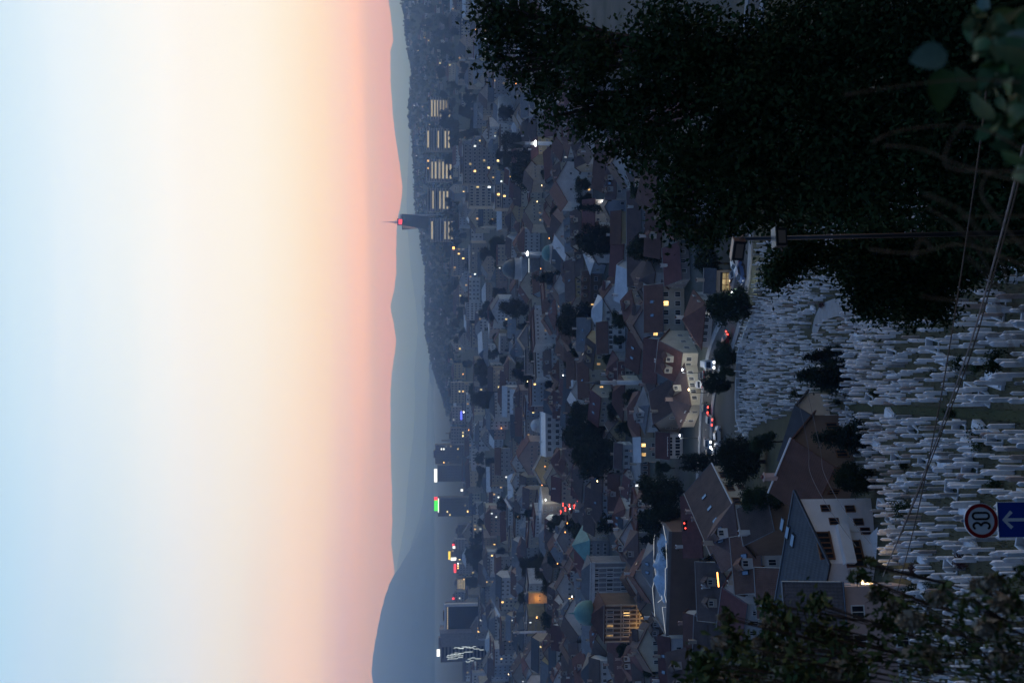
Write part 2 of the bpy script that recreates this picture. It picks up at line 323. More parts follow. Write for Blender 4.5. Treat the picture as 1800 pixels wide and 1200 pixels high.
# ------------------------------------------------------------------ trees
def leaf_cloud(lobes, n, size, seed, droop=0., flat=.0, shell=.55, spray=14, spread=1.7):
    """n leaf-sized quads spread through ellipsoid lobes (cx,cy,cz,rx,ry,rz), denser towards the outside"""
    r = np.random.default_rng(seed); L = np.array(lobes, float); w = (L[:, 3] * L[:, 4] * L[:, 5]) ** .67; w /= w.sum()
    i = r.choice(len(L), n, p=w); d = r.normal(size=(n, 3)); d /= np.linalg.norm(d, axis=1)[:, None]
    rad = (shell + (1 - shell) * r.random(n) ** .6) * (1 + .13 * r.normal(size=n))
    c = L[i, :3] + d * rad[:, None] * L[i, 3:]
    # sprays: leaves gather round twig ends so that gaps stay open between them
    k = max(n // spray, 1); tw = c[r.choice(n, k)]; j = r.integers(0, k, n); near = r.random(n) < .72
    c = np.where(near[:, None], tw[j] + r.normal(size=(n, 3)) * size * spread, c)
    a = r.normal(size=(n, 3)); a[:, 2] *= (1 - flat); a /= np.linalg.norm(a, axis=1)[:, None]
    b = np.cross(a, r.normal(size=(n, 3)) + np.array([0, 0, flat * 2])); b /= np.linalg.norm(b, axis=1)[:, None]
    s = size * r.uniform(.6, 1.3, n)[:, None]; a = a * s; b = b * s * .62
    c[:, 2] -= droop * s[:, 0]
    V = np.stack([c - a, c - b * .9 + a * .1, c + a, c + b * .9 + a * .1], 1).reshape(-1, 3); F = np.arange(4 * n).reshape(n, 4)
    return V, F
def trunk_mesh(h, r0, limbs, seed, name='trunk'):
    rr = random.Random(seed); mb = MB(); pts = [(0, 0, -.6)]; rad = [r0 * 1.35]; n = 6
    for i in range(1, n + 1):
        pts.append((rr.uniform(-.04, .04) * h * i / n, rr.uniform(-.04, .04) * h * i / n, h * i / n)); rad.append(r0 * (1 - .75 * i / n))
    mb.tube(pts, rad, 7)
    for (ex, ey, ez) in limbs:
        z0 = min(max(ez * .45, h * .25), h * .8); q = Vector((ex, ey, ez)); s = Vector((0, 0, z0))
        m1_ = s.lerp(q, .45) + Vector((0, 0, .08 * h)); mb.tube([s, m1_, q], [r0 * .42, r0 * .28, r0 * .07], 5)
    return mb.mesh(name, M['bark'], True)
TREES = {}
def proto(key, kind, seed, leafm):
    r = random.Random(seed); lobes = []; limbs = []
    if kind == 'round':       # unit: 10 m tall, crown about 8 m wide
        for i in range(17):
            a = r.uniform(0, 6.28); q = r.uniform(.4, 2.7); z = r.uniform(3.2, 8.6); s = r.uniform(1.0, 1.9) * (1 - .035 * abs(z - 6) ** 1.4)
            q *= max(.3, 1 - ((z - 6) / 4.2) ** 2 * .7); lobes.append((q * math.cos(a), q * math.sin(a), z, s, s, s * .8)); limbs.append(lobes[-1][:3])
        V, F = leaf_cloud(lobes, 8000, .21, seed, shell=.45); tr = trunk_mesh(6.5, .28, limbs[:8], seed)
    elif kind == 'ball':      # dense crown that reaches almost to the ground
        for i in range(30):
            a = r.uniform(0, 6.28); z = r.uniform(1.9, 8.4); m_ = math.sqrt(max(.05, 1 - ((z - 5.1) / 4.4) ** 2)); q = 2.9 * m_ * r.uniform(.35, 1); s = r.uniform(.9, 1.6)
            lobes.append((q * math.cos(a), q * math.sin(a), z, s, s, s * .85)); limbs.append(lobes[-1][:3])
        V, F = leaf_cloud(lobes, 15000, .19, seed, shell=.4); tr = trunk_mesh(6, .3, limbs[:9], seed)
    elif kind == 'wide':
        for i in range(22):
            a = r.uniform(0, 6.28); q = r.uniform(.6, 4.4); z = r.uniform(3.4, 7.6) - .08 * q * q * .5; s = r.uniform(1.1, 2.0)
            lobes.append((q * math.cos(a), q * math.sin(a), z, s, s, s * .75)); limbs.append(lobes[-1][:3])
        V, F = leaf_cloud(lobes, 8500, .22, seed, shell=.45); tr = trunk_mesh(5.8, .34, limbs[:9], seed)
    elif kind == 'conifer':
        for k in range(26):
            z = 1 + 8.6 * k / 26; rad = 2.4 * (1 - z / 10.4) + .12
            for j in range(4):
                a = r.uniform(0, 6.28); lobes.append((rad * .55 * math.cos(a), rad * .55 * math.sin(a), z, rad * .55, rad * .55, .38))
        V, F = leaf_cloud(lobes, 6500, .19, seed, flat=.5, shell=.2); tr = trunk_mesh(9.4, .22, [], seed)
    elif kind == 'cypress':
        for k in range(18):
            z = .6 + 9 * k / 18; rad = .95 * math.sin(math.pi * min(.97, .18 + .8 * k / 18)) + .1; lobes.append((0, 0, z, rad, rad, .6))
        V, F = leaf_cloud(lobes, 1500, .24, seed, shell=.5); tr = trunk_mesh(8.5, .16, [], seed)
    elif kind == 'shrub':     # unit: 2 m tall
        for i in range(9):
            a = r.uniform(0, 6.28); q = r.uniform(0, .65); z = r.uniform(.5, 1.5); s = r.uniform(.3, .55); lobes.append((q * math.cos(a), q * math.sin(a), z, s, s, s))
        V, F = leaf_cloud(lobes, 900, .09, seed, shell=.4); tr = trunk_mesh(1.2, .05, [l[:3] for l in lobes[:5]], seed)
    TREES.setdefault(key, []).append((np_mesh('crown', V, F, M[leafm]), tr))
for s in range(4): proto('r', 'round', 20 + s, 'leaf_dark' if s % 2 else 'leaf_mid')
for s in range(2): proto('b', 'ball', 30 + s, 'leaf_dark')
for s in range(2): proto('w', 'wide', 40 + s, 'leaf_dark' if s % 2 else 'leaf_mid')
for s in range(2): proto('c', 'conifer', 50 + s, 'leaf_conifer')
proto('y', 'cypress', 60, 'leaf_conifer')
for s in range(2): proto('s', 'shrub', 70 + s, 'leaf_mid')
proto('sr', 'shrub', 75, 'leaf_red')
OCC = []           # footprints already taken: (x, y, radius)
TN = {'r': ('broadleaf_tree', 10, 8), 'w': ('broadleaf_tree', 8.6, 11.5), 'b': ('broadleaf_tree', 9.7, 8.0), 'c': ('conifer', 10, 4.6), 'y': ('cypress', 10, 2.2), 's': ('shrub', 2, 1.9), 'sr': ('shrub', 2, 1.9)}
def tree(kind, pos, h, w, label, group=None, cat=None, rng=random):
    me, tr = rng.choice(TREES[kind]); nm, uh, uw = TN[kind]
    o = empty(nm, pos, rng.uniform(0, 6.28), label, cat or ('shrub' if kind[0] == 's' else 'tree'), group)
    o.scale = (w / uw, w / uw, h / uh)
    ob('crown', me, o); ob('trunk', tr, o); return o
def tree_px(kind, xt, xb, y0, y1, label, group=None):
    p = G(xb, (y0 + y1) / 2); s = (Vector(p).length) / FPX
    OCC.append((p.x, p.y, (y1 - y0) * s * .3))
    return tree(kind, p, (xb - xt) * s * 1.02, (y1 - y0) * s, label, group)

# ------------------------------------------------------------------ buildings
def window_mesh(name, pane, frame='trim_white', bars=True):
    mb = MB(); t = .09; yo = -.07
    o = [(-.5, 0), (.5, 0), (.5, 1), (-.5, 1)]; i = [(-.5 + t, t * .8), (.5 - t, t * .8), (.5 - t, 1 - t * .8), (-.5 + t, 1 - t * .8)]
    V = [(x, 0.02, z) for x, z in o] + [(x, yo, z) for x, z in o] + [(x, yo, z) for x, z in i] + [(x, -.015, z) for x, z in i]
    F = []
    for k in range(4):
        l = (k + 1) % 4; F += [(k, l, 4 + l, 4 + k), (4 + k, 4 + l, 8 + l, 8 + k), (8 + k, 8 + l, 12 + l, 12 + k)]
    mb.add(V, F, 0); mb.add([V[12], V[13], V[14], V[15]], [(0, 1, 2, 3)], 1)
    if bars: mb.box(-.03, .03, yo + .01, -.017, .07, .93, 0)
    return mb.mesh(name, [M[frame], M[pane]])
WIN = {k: window_mesh('window', k) for k in ('glass', 'lit_warm', 'lit_yellow', 'lit_cool')}
WIN['wood'] = window_mesh('window', 'glass', 'wood'); WIN['dark'] = window_mesh('window', 'glass', 'metal_dark', False)
BAND = {k: window_mesh('window_band', k, 'metal_grey', False) for k in ('glass', 'band_lit', 'lit_yellow')}
sk = MB(); sk.box(-.5, .5, -.5, .5, -.05, .10, 0); sk.box(-.42, .42, -.42, .42, .10, .125, 1); SKY = sk.mesh('skylight', [M['metal_dark'], M['skylight_glass']])
ch = MB(); ch.box(-.35, .35, -.3, .3, -1.4, 1.0, 0); ch.box(-.43, .43, -.38, .38, 1.0, 1.14, 0); ch.box(-.2, .2, -.16, .16, 1.14, 1.4, 1); CHIM = {c: ch.mesh('chimney', [M[c], M['roof_red']]) for c in ('wall_white', 'wall_beige', 'wall_pink')}
dq = MB(); dq.box(-.8, .8, -.9, 1.6, -.8, 1.15); DWALL = {c: dq.mesh('dormer', M['wall_' + c]) for c in ('white', 'cream', 'beige', 'grey', 'brown', 'blue', 'yellow', 'pink')}
DROOF = {c: roof_mesh0.mesh('dormer_roof', M[c]) for c in ('roof_red', 'roof_brown', 'roof_grey', 'roof_slate', 'roof_white', 'roof_copper') for roof_mesh0 in [MB()] if not roof_mesh0.add([(-1.0, -1.15, 1.05), (0, -1.15, 1.75), (1.0, -1.15, 1.05), (1.0, -1.15, .93), (0, -1.15, 1.6), (-1.0, -1.15, .93), (-1.0, 1.9, 1.05), (0, 1.9, 1.75), (1.0, 1.9, 1.05), (1.0, 1.9, .93), (0, 1.9, 1.6), (-1.0, 1.9, .93)], [(0, 6, 7, 1), (1, 7, 8, 2), (2, 8, 9, 3), (3, 9, 10, 4), (4, 10, 11, 5), (5, 11, 6, 0), (0, 1, 4, 5), (1, 2, 3, 4)])}
BASE = 2.0
HP = []      # how the hand-placed buildings lie in the view, so that the rest of the town leaves them open to it
def roof_mesh(kind, w, d, h, rh, o=.45, t=.2):
    mb = MB(); k = rh / (d / 2)
    if kind == 'gable':
        e = d / 2 + o; ze = h - o * k; L = w / 2 + o * .8
        prof = [(-e, ze), (0, h + rh), (e, ze), (e - .02, ze - t), (0, h + rh - t * 1.15), (-e + .02, ze - t)]
        mb.add([(-L, y, z) for y, z in prof] + [(L, y, z) for y, z in prof],
               [(0, 1, 7, 6), (1, 2, 8, 7), (2, 3, 9, 8), (3, 4, 10, 9), (4, 5, 11, 10), (5, 0, 6, 11), (0, 5, 4, 1), (1, 4, 3, 2), (6, 7, 10, 11), (7, 8, 9, 10)])
    elif kind == 'hip':
        ex, ey = w / 2 + o, d / 2 + o; ze = h - o * k; r = max(w / 2 - d / 2, 0.02); zr = h + rh
        mb.add([(-ex, -ey, ze), (ex, -ey, ze), (ex, ey, ze), (-ex, ey, ze), (-r, 0, zr), (r, 0, zr), (-ex, -ey, ze - t), (ex, -ey, ze - t), (ex, ey, ze - t), (-ex, ey, ze - t)],
               [(0, 1, 5, 4), (1, 2, 5), (2, 3, 4, 5), (3, 0, 4), (6, 9, 8, 7), (0, 6, 7, 1), (1, 7, 8, 2), (2, 8, 9, 3), (3, 9, 6, 0)])
    elif kind == 'shed':
        e = d / 2 + o; L = w / 2 + o; z0, z1 = h, h + rh
        mb.add([(-L, -e, z0), (L, -e, z0), (L, e, z1), (-L, e, z1), (-L, -e, z0 - t), (L, -e, z0 - t), (L, e, z1 - t), (-L, e, z1 - t)],
               [(0, 1, 2, 3), (4, 7, 6, 5), (0, 4, 5, 1), (1, 5, 6, 2), (2, 6, 7, 3), (3, 7, 4, 0)])
    else:
        L, e = w / 2 + .15, d / 2 + .15
        mb.box(-L, L, -e, e, h - .15, h + .12)
        for x0, x1, y0, y1 in ((-L, L, -e, -e + .25), (-L, L, e - .25, e), (-L, -L + .25, -e + .25, e - .25), (L - .25, L, -e + .25, e - .25)): mb.box(x0, x1, y0, y1, h + .12, h + .12 + max(rh, .3))
    return mb
def wall_mesh(kind, w, d, h, rh):
    mb = MB(); x, y = w / 2, d / 2
    if kind == 'gable':
        zr = h + rh - .3
        mb.add([(-x, -y, -BASE), (x, -y, -BASE), (x, y, -BASE), (-x, y, -BASE), (-x, -y, h - .1), (x, -y, h - .1), (x, y, h - .1), (-x, y, h - .1), (-x, 0, zr), (x, 0, zr)],
               [(0, 1, 5, 4), (1, 2, 6, 9, 5), (2, 3, 7, 6), (3, 0, 4, 8, 7)])
    elif kind == 'shed': mb.prism([(-x, -y), (x, -y), (x, y), (-x, y)], -BASE, [h - .12, h - .12, h + rh - .25, h + rh - .25])
    else: mb.box(-x, x, -y, y, -BASE, h - .18)
    return mb
def wins(root, w, d, side, cols, rows, h, ww=1.0, wh=1.35, lit=.05, style='glass', z0=None, rng=random, dz=None, margin=.1):
    """rows x cols windows on one side of a house: side 'f' faces the camera, 'l'/'r' the flanks"""
    span = {'f': w, 'b': w, 'l': d, 'r': d}[side]; n = 0
    fh = dz or h / rows
    for i in range(rows):
        for j in range(cols):
            a = -span / 2 + span * margin + span * (1 - 2 * margin) * (j + .5) / cols
            z = (z0 if z0 is not None else fh * .38) + i * fh
            me = WIN[style]
            if rng.random() < lit: me = WIN[rng.choice(['lit_warm', 'lit_yellow', 'lit_warm', 'lit_cool'])]; n += 1
            if side == 'f': loc, rz = (a, -d / 2, z), 0
            elif side == 'r': loc, rz = (w / 2, a, z), math.pi / 2
            elif side == 'l': loc, rz = (-w / 2, -a, z), -math.pi / 2
            else: loc, rz = (-a, d / 2, z), math.pi
            ob('window', me, root, loc, rz, (ww, 1.6, wh))
    return n
def house(name, label, pos, yaw, w, d, h, roof='gable', rh=2.5, wall='white', rf='roof_red', along='x', front=(3, 2), right=(2, 2), left=(2, 2), lit=.05, ww=1., wh=1.35, style='glass',
          chim=1, sky=0, cat='house', group=None, rng=random, seeds=None, dorm=0, trim=False):
    """along='y' turns the ridge towards the viewer so that the gable shows"""
    root = empty(name, pos, yaw, label, cat, group)
    if along == 'y':
        W_, D_ = d, w; rot = math.pi / 2
    else: W_, D_ = w, d; rot = 0
    wl = wall_mesh(roof, W_, D_, h, rh).ob('wall', M['wall_' + wall], root, rz=rot)
    ro = roof_mesh(roof, W_, D_, h, rh).ob('roof', M[rf], root, rz=rot)
    nl = 0
    for side, cr in (('f', front), ('r', right), ('l', left)):
        if cr: nl += wins(root, w, d, side, cr[0], cr[1], h, ww, wh, lit, style, rng=rng)
    k = rh / (D_ / 2)
    for i in range(chim):
        cx = rng.uniform(-.35, .35) * W_; cy = rng.uniform(-.3, .3) * D_
        if roof == 'hip': cx *= .5; cy *= .5
        cz = h + .4 if roof == 'flat' else h + rh - abs(cy) * k
        if roof == 'shed': cz = h + rh * (.5 + cy / D_)
        ob('chimney', CHIM[rng.choice(list(CHIM))], ro, (cx, cy, cz + .3))
    for i in range(sky):
        if roof in ('gable', 'hip'):
            cx = (-.3 + .6 * (i + .5) / sky) * W_ * (.7 if roof == 'hip' else 1); cy = -D_ * .25
            s = ob('skylight', SKY, ro, (cx, cy, h + rh - abs(cy) * k + .03), scale=(.8, 1.3, 1)); s.rotation_euler = (math.atan(k), 0, 0)
    if trim and roof == 'gable':
        q_ = rh + h + .03; mb = MB(); mb.tube([(-W_ / 2 - .4, 0, q_), (W_ / 2 + .4, 0, q_)], .1, 5); mb.ob('ridge_cap', M['kerb'], ro)
        for sx in (-1, 1): mb = MB(); mb.tube([(sx * (W_ / 2 + .38), -D_ / 2 - .45, h - .45 * k + .02), (sx * (W_ / 2 + .38), 0, q_)], .06, 4); mb.ob('verge_trim', M['metal_grey'], ro)
        mb = MB(); mb.tube([(-W_ / 2 - .4, -D_ / 2 - .52, h - .45 * k - .1), (W_ / 2 + .4, -D_ / 2 - .52, h - .45 * k - .1)], .07, 5); mb.ob('gutter', M['metal_grey'], ro)
    if dorm and roof in ('gable', 'hip') and rh > 1.8:
        for i in range(dorm):
            cx = (-.5 + (i + .5) / dorm) * W_ * (.75 if roof == 'gable' else .45); cy = -D_ * .30; dz_ = h + rh - abs(cy) * k
            dm = ob('dormer', DWALL[wall], ro, (cx, cy, dz_ + .1)); ob('dormer_roof', DROOF[rf], dm); ob('window', WIN['glass'], dm, (0, -.9, .05), 0, (1.0, 1.2, .95))
    root['lit'] = nl
    return root
def hpx(name, label, x_ridge, x_eave, x_base, y0, y1, yaw=0, roof='gable', pitch=.62, along='x', depth=None, **k):
    """a house from its outline in the photo: its base gives the distance, that distance its true size"""
    p = G(x_base, (y0 + y1) / 2); s = Vector(p).length / FPX; sl = -p.z / p.y
    w = (y1 - y0) * s; h = (x_base - x_eave) * s; q = max(x_eave - x_ridge, 2) * s
    if along == 'y': rh = q * .95; d = depth or w * 1.2; pos = (p.x, p.y + d / 2 * math.cos(yaw), p.z)
    elif roof == 'flat': rh = .5; d = depth or max(q / max(sl, .05), 6); d = min(d, 25); pos = (p.x, p.y + d / 2, p.z)
    else:
        dd = q / (pitch + sl); d = depth or max(2 * dd, 4.5); rh = d / 2 * pitch; pos = (p.x, p.y + d / 2, p.z)
    pos = (pos[0], pos[1], min(gz(pos[0], pos[1]), p.z + .8) if pos[1] < 1000 else p.z)
    OCC.append((pos[0], pos[1], max(w, d) * .5 + 1)); HP.append((x_ridge, x_base, y0, y1, pos[1]))
    return house(name, label, pos, yaw, w, d, h, roof, rh, along=along, trim=pos[1] < 420, **k)
def lamp(name, label, pos, h, m, r=.22, light=0, col=(1, .8, .55), group=None, arm=.7):
    root = empty(name, pos, 0, label, 'street lamp', group)
    mb = MB(); mb.tube([(0, 0, -.5), (0, 0, h * .6), (0, 0, h), (arm * .5, -.1, h + .25), (arm, -.2, h + .2)], [.09, .07, .05, .04, .04], 6); mb.ob('pole', M['metal_dark'], root)
    mb = MB(); mb.lathe([(.02, -r * .5), (r * .8, -r * .35), (r, 0), (r * .7, r * .3), (.02, r * .4)], 10, 0, (arm, -.2, h + .1)); mb.ob('lamp_head', M[m], root, smooth=True)
    if light:
        l = bpy.data.lights.new('lamp_light', 'POINT'); l.energy = light; l.color = col; l.shadow_soft_size = .3; ob('lamp_light', l, root, (arm, -.35, h - .35))
    return root

# ------------------------------------------------------------------ street below the cemetery
ROAD = [(-95, 236), (-60, 231), (-38, 227), (-24, 223), (-12, 220.5), (-4, 215), (2, 205), (8, 196), (15, 190), (28, 183), (45, 178), (75, 174)]
def smooth_path(pts, n=6):
    out = []; p = [pts[0]] + pts + [pts[-1]]
    for i in range(1, len(p) - 2):
        for k in range(n):
            t = k / n; a, b, c, d = [Vector((q[0], q[1], 0)) for q in p[i - 1:i + 3]]
            out.append(.5 * ((2 * b) + (c - a) * t + (2 * a - 5 * b + 4 * c - d) * t * t + (3 * b - a - 3 * c + d) * t ** 3))
    return out + [Vector((pts[-1][0], pts[-1][1], 0))]
RP = smooth_path(ROAD)
def strip(name, path, o0, o1, dz, m, thick=0., zf=None):
    mb = MB(); V = []; n = len(path)
    for i, p in enumerate(path):
        d = (path[min(i + 1, n - 1)] - path[max(i - 1, 0)]).normalized(); nn = Vector((-d.y, d.x, 0)); zc = max(gz(p.x + nn.x * q, p.y + nn.y * q) for q in (-6, -3, 0, 3, 6)) if zf is None else zf(p)
        for o in (o0, o1): q = p + nn * o; V.append((q.x, q.y, zc + dz))
    F = [(2 * i, 2 * i + 2, 2 * i + 3, 2 * i + 1) for i in range(n - 1)]
    if thick:
        k = len(V); V += [(x, y, z - thick) for x, y, z in V]
        F += [(k + 2 * i, 2 * i, 2 * i + 2, k + 2 * i + 2)[::-1] for i in range(n - 1)] + [(k + 2 * i + 1, 2 * i + 1, 2 * i + 3, k + 2 * i + 3) for i in range(n - 1)]
    mb.add(V, F); return mb.ob(name, m)
tag(strip('road', RP, -3.4, 3.4, .06, M['asphalt']), kind='structure')
for a, b in ((-5.2, -3.4), (3.4, 5.2)): tag(strip('pavement', RP, a, b, .18, M['paving'], 1.2), kind='structure')
rdm = MB()
for i in range(2, len(RP) - 2, 2):
    p, q = RP[i], RP[i + 1]; d = (q - p); L = min(d.length, 2.2); d.normalize(); n = Vector((-d.y, d.x, 0)) * .07; e = p + d * L
    zc = max(gz(p.x + q_ * n.x * 14, p.y + q_ * n.y * 14) for q_ in (-6, -3, 0, 3, 6)) + .068
    rdm.add([(p - n)[:2] + (zc,), (e - n)[:2] + (zc,), (e + n)[:2] + (zc,), (p + n)[:2] + (zc,)], [(0, 1, 2, 3)])
tag(rdm.ob('road_marking', M['trim_white']), kind='structure')
def road_z(x, y): 
    i = min(range(len(RP)), key=lambda k: (RP[k].x - x) ** 2 + (RP[k].y - y) ** 2); p = RP[i]
    return max(gz(p.x, p.y + q) for q in (-6, -3, 0, 3, 6)) + .06
def on_road(x, y, r=6.5): return min((p.x - x) ** 2 + (p.y - y) ** 2 for p in RP) < r * r

# ------------------------------------------------------------------ cars
def car_meshes():
    out = {}
    for kind, prof, L in (('car', [(-2.1, .35), (-2.15, .75), (-1.95, .98), (-1.35, 1.05), (-.75, 1.46), (.55, 1.5), (1.25, 1.08), (1.95, .92), (2.12, .65), (2.1, .32)], 2.1),
                          ('van', [(-2.5, .4), (-2.55, 1.2), (-2.45, 2.25), (-2.2, 2.4), (1.4, 2.4), (1.75, 2.2), (2.25, 1.3), (2.55, 1.15), (2.6, .6), (2.55, .38)], 2.5)):
        mb = MB(); n = len(prof); V = []
        for s, inset in ((-.84, 0), (.84, 0)):
            for x, z in prof: V.append((x, s * (1 - .16 * max(0, z - .95)), z))
        mb.add(V, [tuple(range(n))[::-1], tuple(range(n, 2 * n))] + [(i, (i + 1) % n, n + (i + 1) % n, n + i) for i in range(n)])
        gs = []
        def pane(V, rev):
            g = MB(); g.add(V, [(3, 2, 1, 0) if rev else (0, 1, 2, 3)]); gs.append(g.mesh('car_window', M['glass']))
        if kind == 'car':
            for s in (-1, 1): pane([(-1.2, s * .845, 1.06), (1.05, s * .84, 1.06), (.5, s * .785, 1.42), (-.72, s * .785, 1.4)], s > 0)
            pane([(-1.36, -.7, 1.08), (-1.36, .7, 1.08), (-.80, .66, 1.43), (-.80, -.66, 1.43)], True); pane([(1.27, -.7, 1.10), (1.27, .7, 1.10), (.62, .66, 1.475), (.62, -.66, 1.475)], False)
        else:
            for s in (-1, 1): pane([(.3, s * .80, 1.35), (2.05, s * .80, 1.35), (1.65, s * .70, 2.1), (.3, s * .70, 2.1)], s > 0)
            pane([(2.27, -.7, 1.34), (2.27, .7, 1.34), (1.79, .62, 2.17), (1.79, -.62, 2.17)], False); pane([(-2.57, -.6, 1.4), (-2.57, .6, 1.4), (-2.49, .55, 2.1), (-2.49, -.55, 2.1)], True)
        w = MB(); k = 12; V = []
        for s in (-.1, .1):
            for j in range(k): V.append((.32 * math.cos(6.2832 * j / k), s, .32 * math.sin(6.2832 * j / k)))
        w.add(V, [tuple(range(k)), tuple(range(k, 2 * k))[::-1]] + [(j, k + j, k + (j + 1) % k, (j + 1) % k) for j in range(k)])
        w.lathe([(.01, -.001), (.18, 0), (.18, .02)], 8, 1)
        for i in range(2 * k, len(w.V)): x, y, z = w.V[i]; w.V[i] = (x, z - .12 if True else y, y)
        out[kind] = (mb, gs, w.mesh('wheel', [M['tyre'], M['metal_grey']]), L)
    return out
CARS = car_meshes(); CBODY = {}
lb = MB(); lb.box(-.04, .05, -.22, .22, -.13, .13)
LGT = {k: lb.mesh('car_light', M[m]) for k, m in (('head', 'lamp_white'), ('tail', 'lamp_red'), ('off', 'sign_white'), ('offr', 'sign_red'))}
def car(label, pos, heading, kind='car', paint='silver', head=False, tail=False, group='cars on the street below the cemetery', name='parked_car', s=1., ls=1.):
    mb, gl, wh, L = CARS[kind]; root = empty(name, pos, heading, label, 'van' if kind == 'van' else 'car', group); root.scale = (s, s, s)
    if (kind, paint) not in CBODY: CBODY[kind, paint] = mb.mesh('body', M['paint_' + paint])
    ob('body', CBODY[kind, paint], root); [ob('car_window', q_, root) for q_ in gl]
    for x in (-1.3, 1.3):
        for y in (-.78, .78): ob('wheel', wh, root, (x * (1.15 if kind == 'van' else 1), y, .33))
    for y in (-.6, .6):
        ob('headlight', LGT['head' if head else 'off'], root, (L + .02 + (.1 if kind == 'van' else 0), y, .72), scale=(1, ls, ls)); ob('tail_light', LGT['tail' if tail else 'offr'], root, (-L - .06, y, .85), scale=(1, ls, ls))
    return root
def car_px(label, x, y, heading, **k):
    p = G(x, y); on = on_road(p.x, p.y, 4.5); z = road_z(p.x, p.y) if on else gz(p.x, p.y) + .08
    OCC.append((p.x, p.y, 3)); return car(label, (p.x, p.y, z), heading, **k)
car_px('dark car with glowing tail lights queuing on the street', 1248, 716, R(80), paint='black', tail=True, name='car')
car_px('silver car with red tail lights behind the first braking car', 1254, 737, R(78), paint='silver', tail=True, name='car')
car_px('car with white headlights coming up the street', 1251, 778, R(-95), paint='silver', head=True, name='car')
car_px('dark car with bright headlights by the poplar row', 1254, 796, R(-80), paint='black', head=True, name='car')
car_px('white van with lit windscreen where the street bends', 1256, 640, R(-92), kind='van', paint='white', head=True, name='van')
car_px('red car with lit tail lights turning by the shrub', 1284, 601, R(150), paint='red', tail=True, name='car')
car_px('silver car with headlights lit beside the corner shop', 1296, 487, R(-60), paint='silver', head=True, name='car')
for i, (x, y, hd, pt) in enumerate([(1308, 462, -150, 'white'), (1313, 480, -150, 'blue'), (1268, 766, 5, 'white'), (1266, 795, 8, 'silver'), (1240, 660, 100, 'black'), (1236, 676, 95, 'white')]):
    car_px(['white parked car near the corner shop', 'blue parked car beside the bright pavement lamp', 'white car parked side-on under the shaggy tree', 'silver car parked side-on next to the white one', 'black parked car behind the white van', 'white parked car farthest up the bend'][i], x, y, R(hd), paint=pt, kind='car')
# the van's windscreen glow and lit shop fronts come later with the buildings

# ------------------------------------------------------------------ cemetery
CEM = [(1304, 768), (1303, 600), (1330, 530), (1338, 430), (1450, 400), (1500, 300), (1900, 200), (1900, 1290), (1592, 1290), (1575, 1040), (1552, 868), (1536, 868), (1490, 735), (1400, 728), (1345, 742)]
def inpoly(x, y, poly):
    c = False; j = len(poly) - 1
    for i in range(len(poly)):
        xi, yi = poly[i]; xj, yj = poly[j]
        if (yi > y) != (yj > y) and x < (xj - xi) * (y - yi) / (yj - yi) + xi: c = not c
        j = i
    return c
a0, a1 = G(1500, 716), G(1795, 732)
GP = [Vector((a0.x + (a1.x - a0.x) * k / 20, a0.y + (a1.y - a0.y) * k / 20, 0)) for k in range(-1, 26)]
mat('grass_path', (.024, .042, .015), .95, .35, 2, bump=.6, bscale=20)
def gstrip(name, path, hw, dz, m):
    mb = MB(); V = []; n = len(path)
    for i, p in enumerate(path):
        d = (path[min(i + 1, n - 1)] - path[max(i - 1, 0)]).normalized(); nn = Vector((-d.y, d.x, 0))
        for o in (-hw, 0, hw): q = p + nn * o; V.append((q.x, q.y, gz(q.x, q.y) + dz))
    mb.add(V, [(3 * i + k, 3 * i + 3 + k, 3 * i + 4 + k, 3 * i + 1 + k) for i in range(n - 1) for k in range(2)]); return mb.ob(name, m, smooth=True)
tag(gstrip('path', GP, .30, .10, M['grass_path']), kind='structure')
CP = smooth_path([(q.x, q.y) for q in (G(1432, 592), G(1436, 572), G(1446, 552), G(1462, 543), G(1478, 540), G(1490, 548))], 5)
tag(gstrip('path', CP, 1.1, .12, M['paving']), kind='structure')
# low retaining wall along the street edge of the cemetery
for pts, lab in (([(1316, 768), (1305, 752), (1300, 735), (1299, 700), (1300, 660), (1303, 620), (1316, 580), (1332, 545)], 'low white retaining wall between cemetery and street'),):
    g = [G(*q) for q in pts]; mb = MB()
    for i in range(len(g) - 1):
        a, b = g[i], g[i + 1]; d = Vector((b.x - a.x, b.y - a.y, 0)).normalized(); n = Vector((-d.y, d.x, 0)) * .22
        z0, z1 = gz(a.x, a.y), gz(b.x, b.y)
        mb.prism([(a.x - n.x, a.y - n.y), (b.x - n.x, b.y - n.y), (b.x + n.x, b.y + n.y), (a.x + n.x, a.y + n.y)], -70, [z0 + .8, z1 + .8, z1 + .8, z0 + .8])
    tag(mb.ob('retaining_wall', M['wall_white']), lab, 'wall')
def stone_mesh(v, m):
    w, d, h, fl, tip, rnd = v; mb = MB(); x, y = w / 2, d / 2; X, Yy = x * fl, y * fl
    prof = [(x, y, -.5), (x, y, 0.02), (X, Yy, h - tip), (X * .98, Yy * .98, h - tip + .02)]
    if rnd: prof += [(X * .72, Yy * .8, h - tip * .35), (X * .3, Yy * .4, h - .03)]
    V = [(sx * a, sy * b, z) for a, b, z in prof for sx, sy in ((-1, -1), (1, -1), (1, 1), (-1, 1))]; n = len(prof)
    F = [(4 * i + k, 4 * i + (k + 1) % 4, 4 * i + 4 + (k + 1) % 4, 4 * i + 4 + k) for i in range(n - 1) for k in range(4)]
    V.append((0, 0, h)); F += [(4 * n - 4 + k, 4 * n - 4 + (k + 1) % 4, len(V) - 1) for k in range(4)]
    mb.add(V, F)
    return mb, mb.mesh('gravestone', M[m])
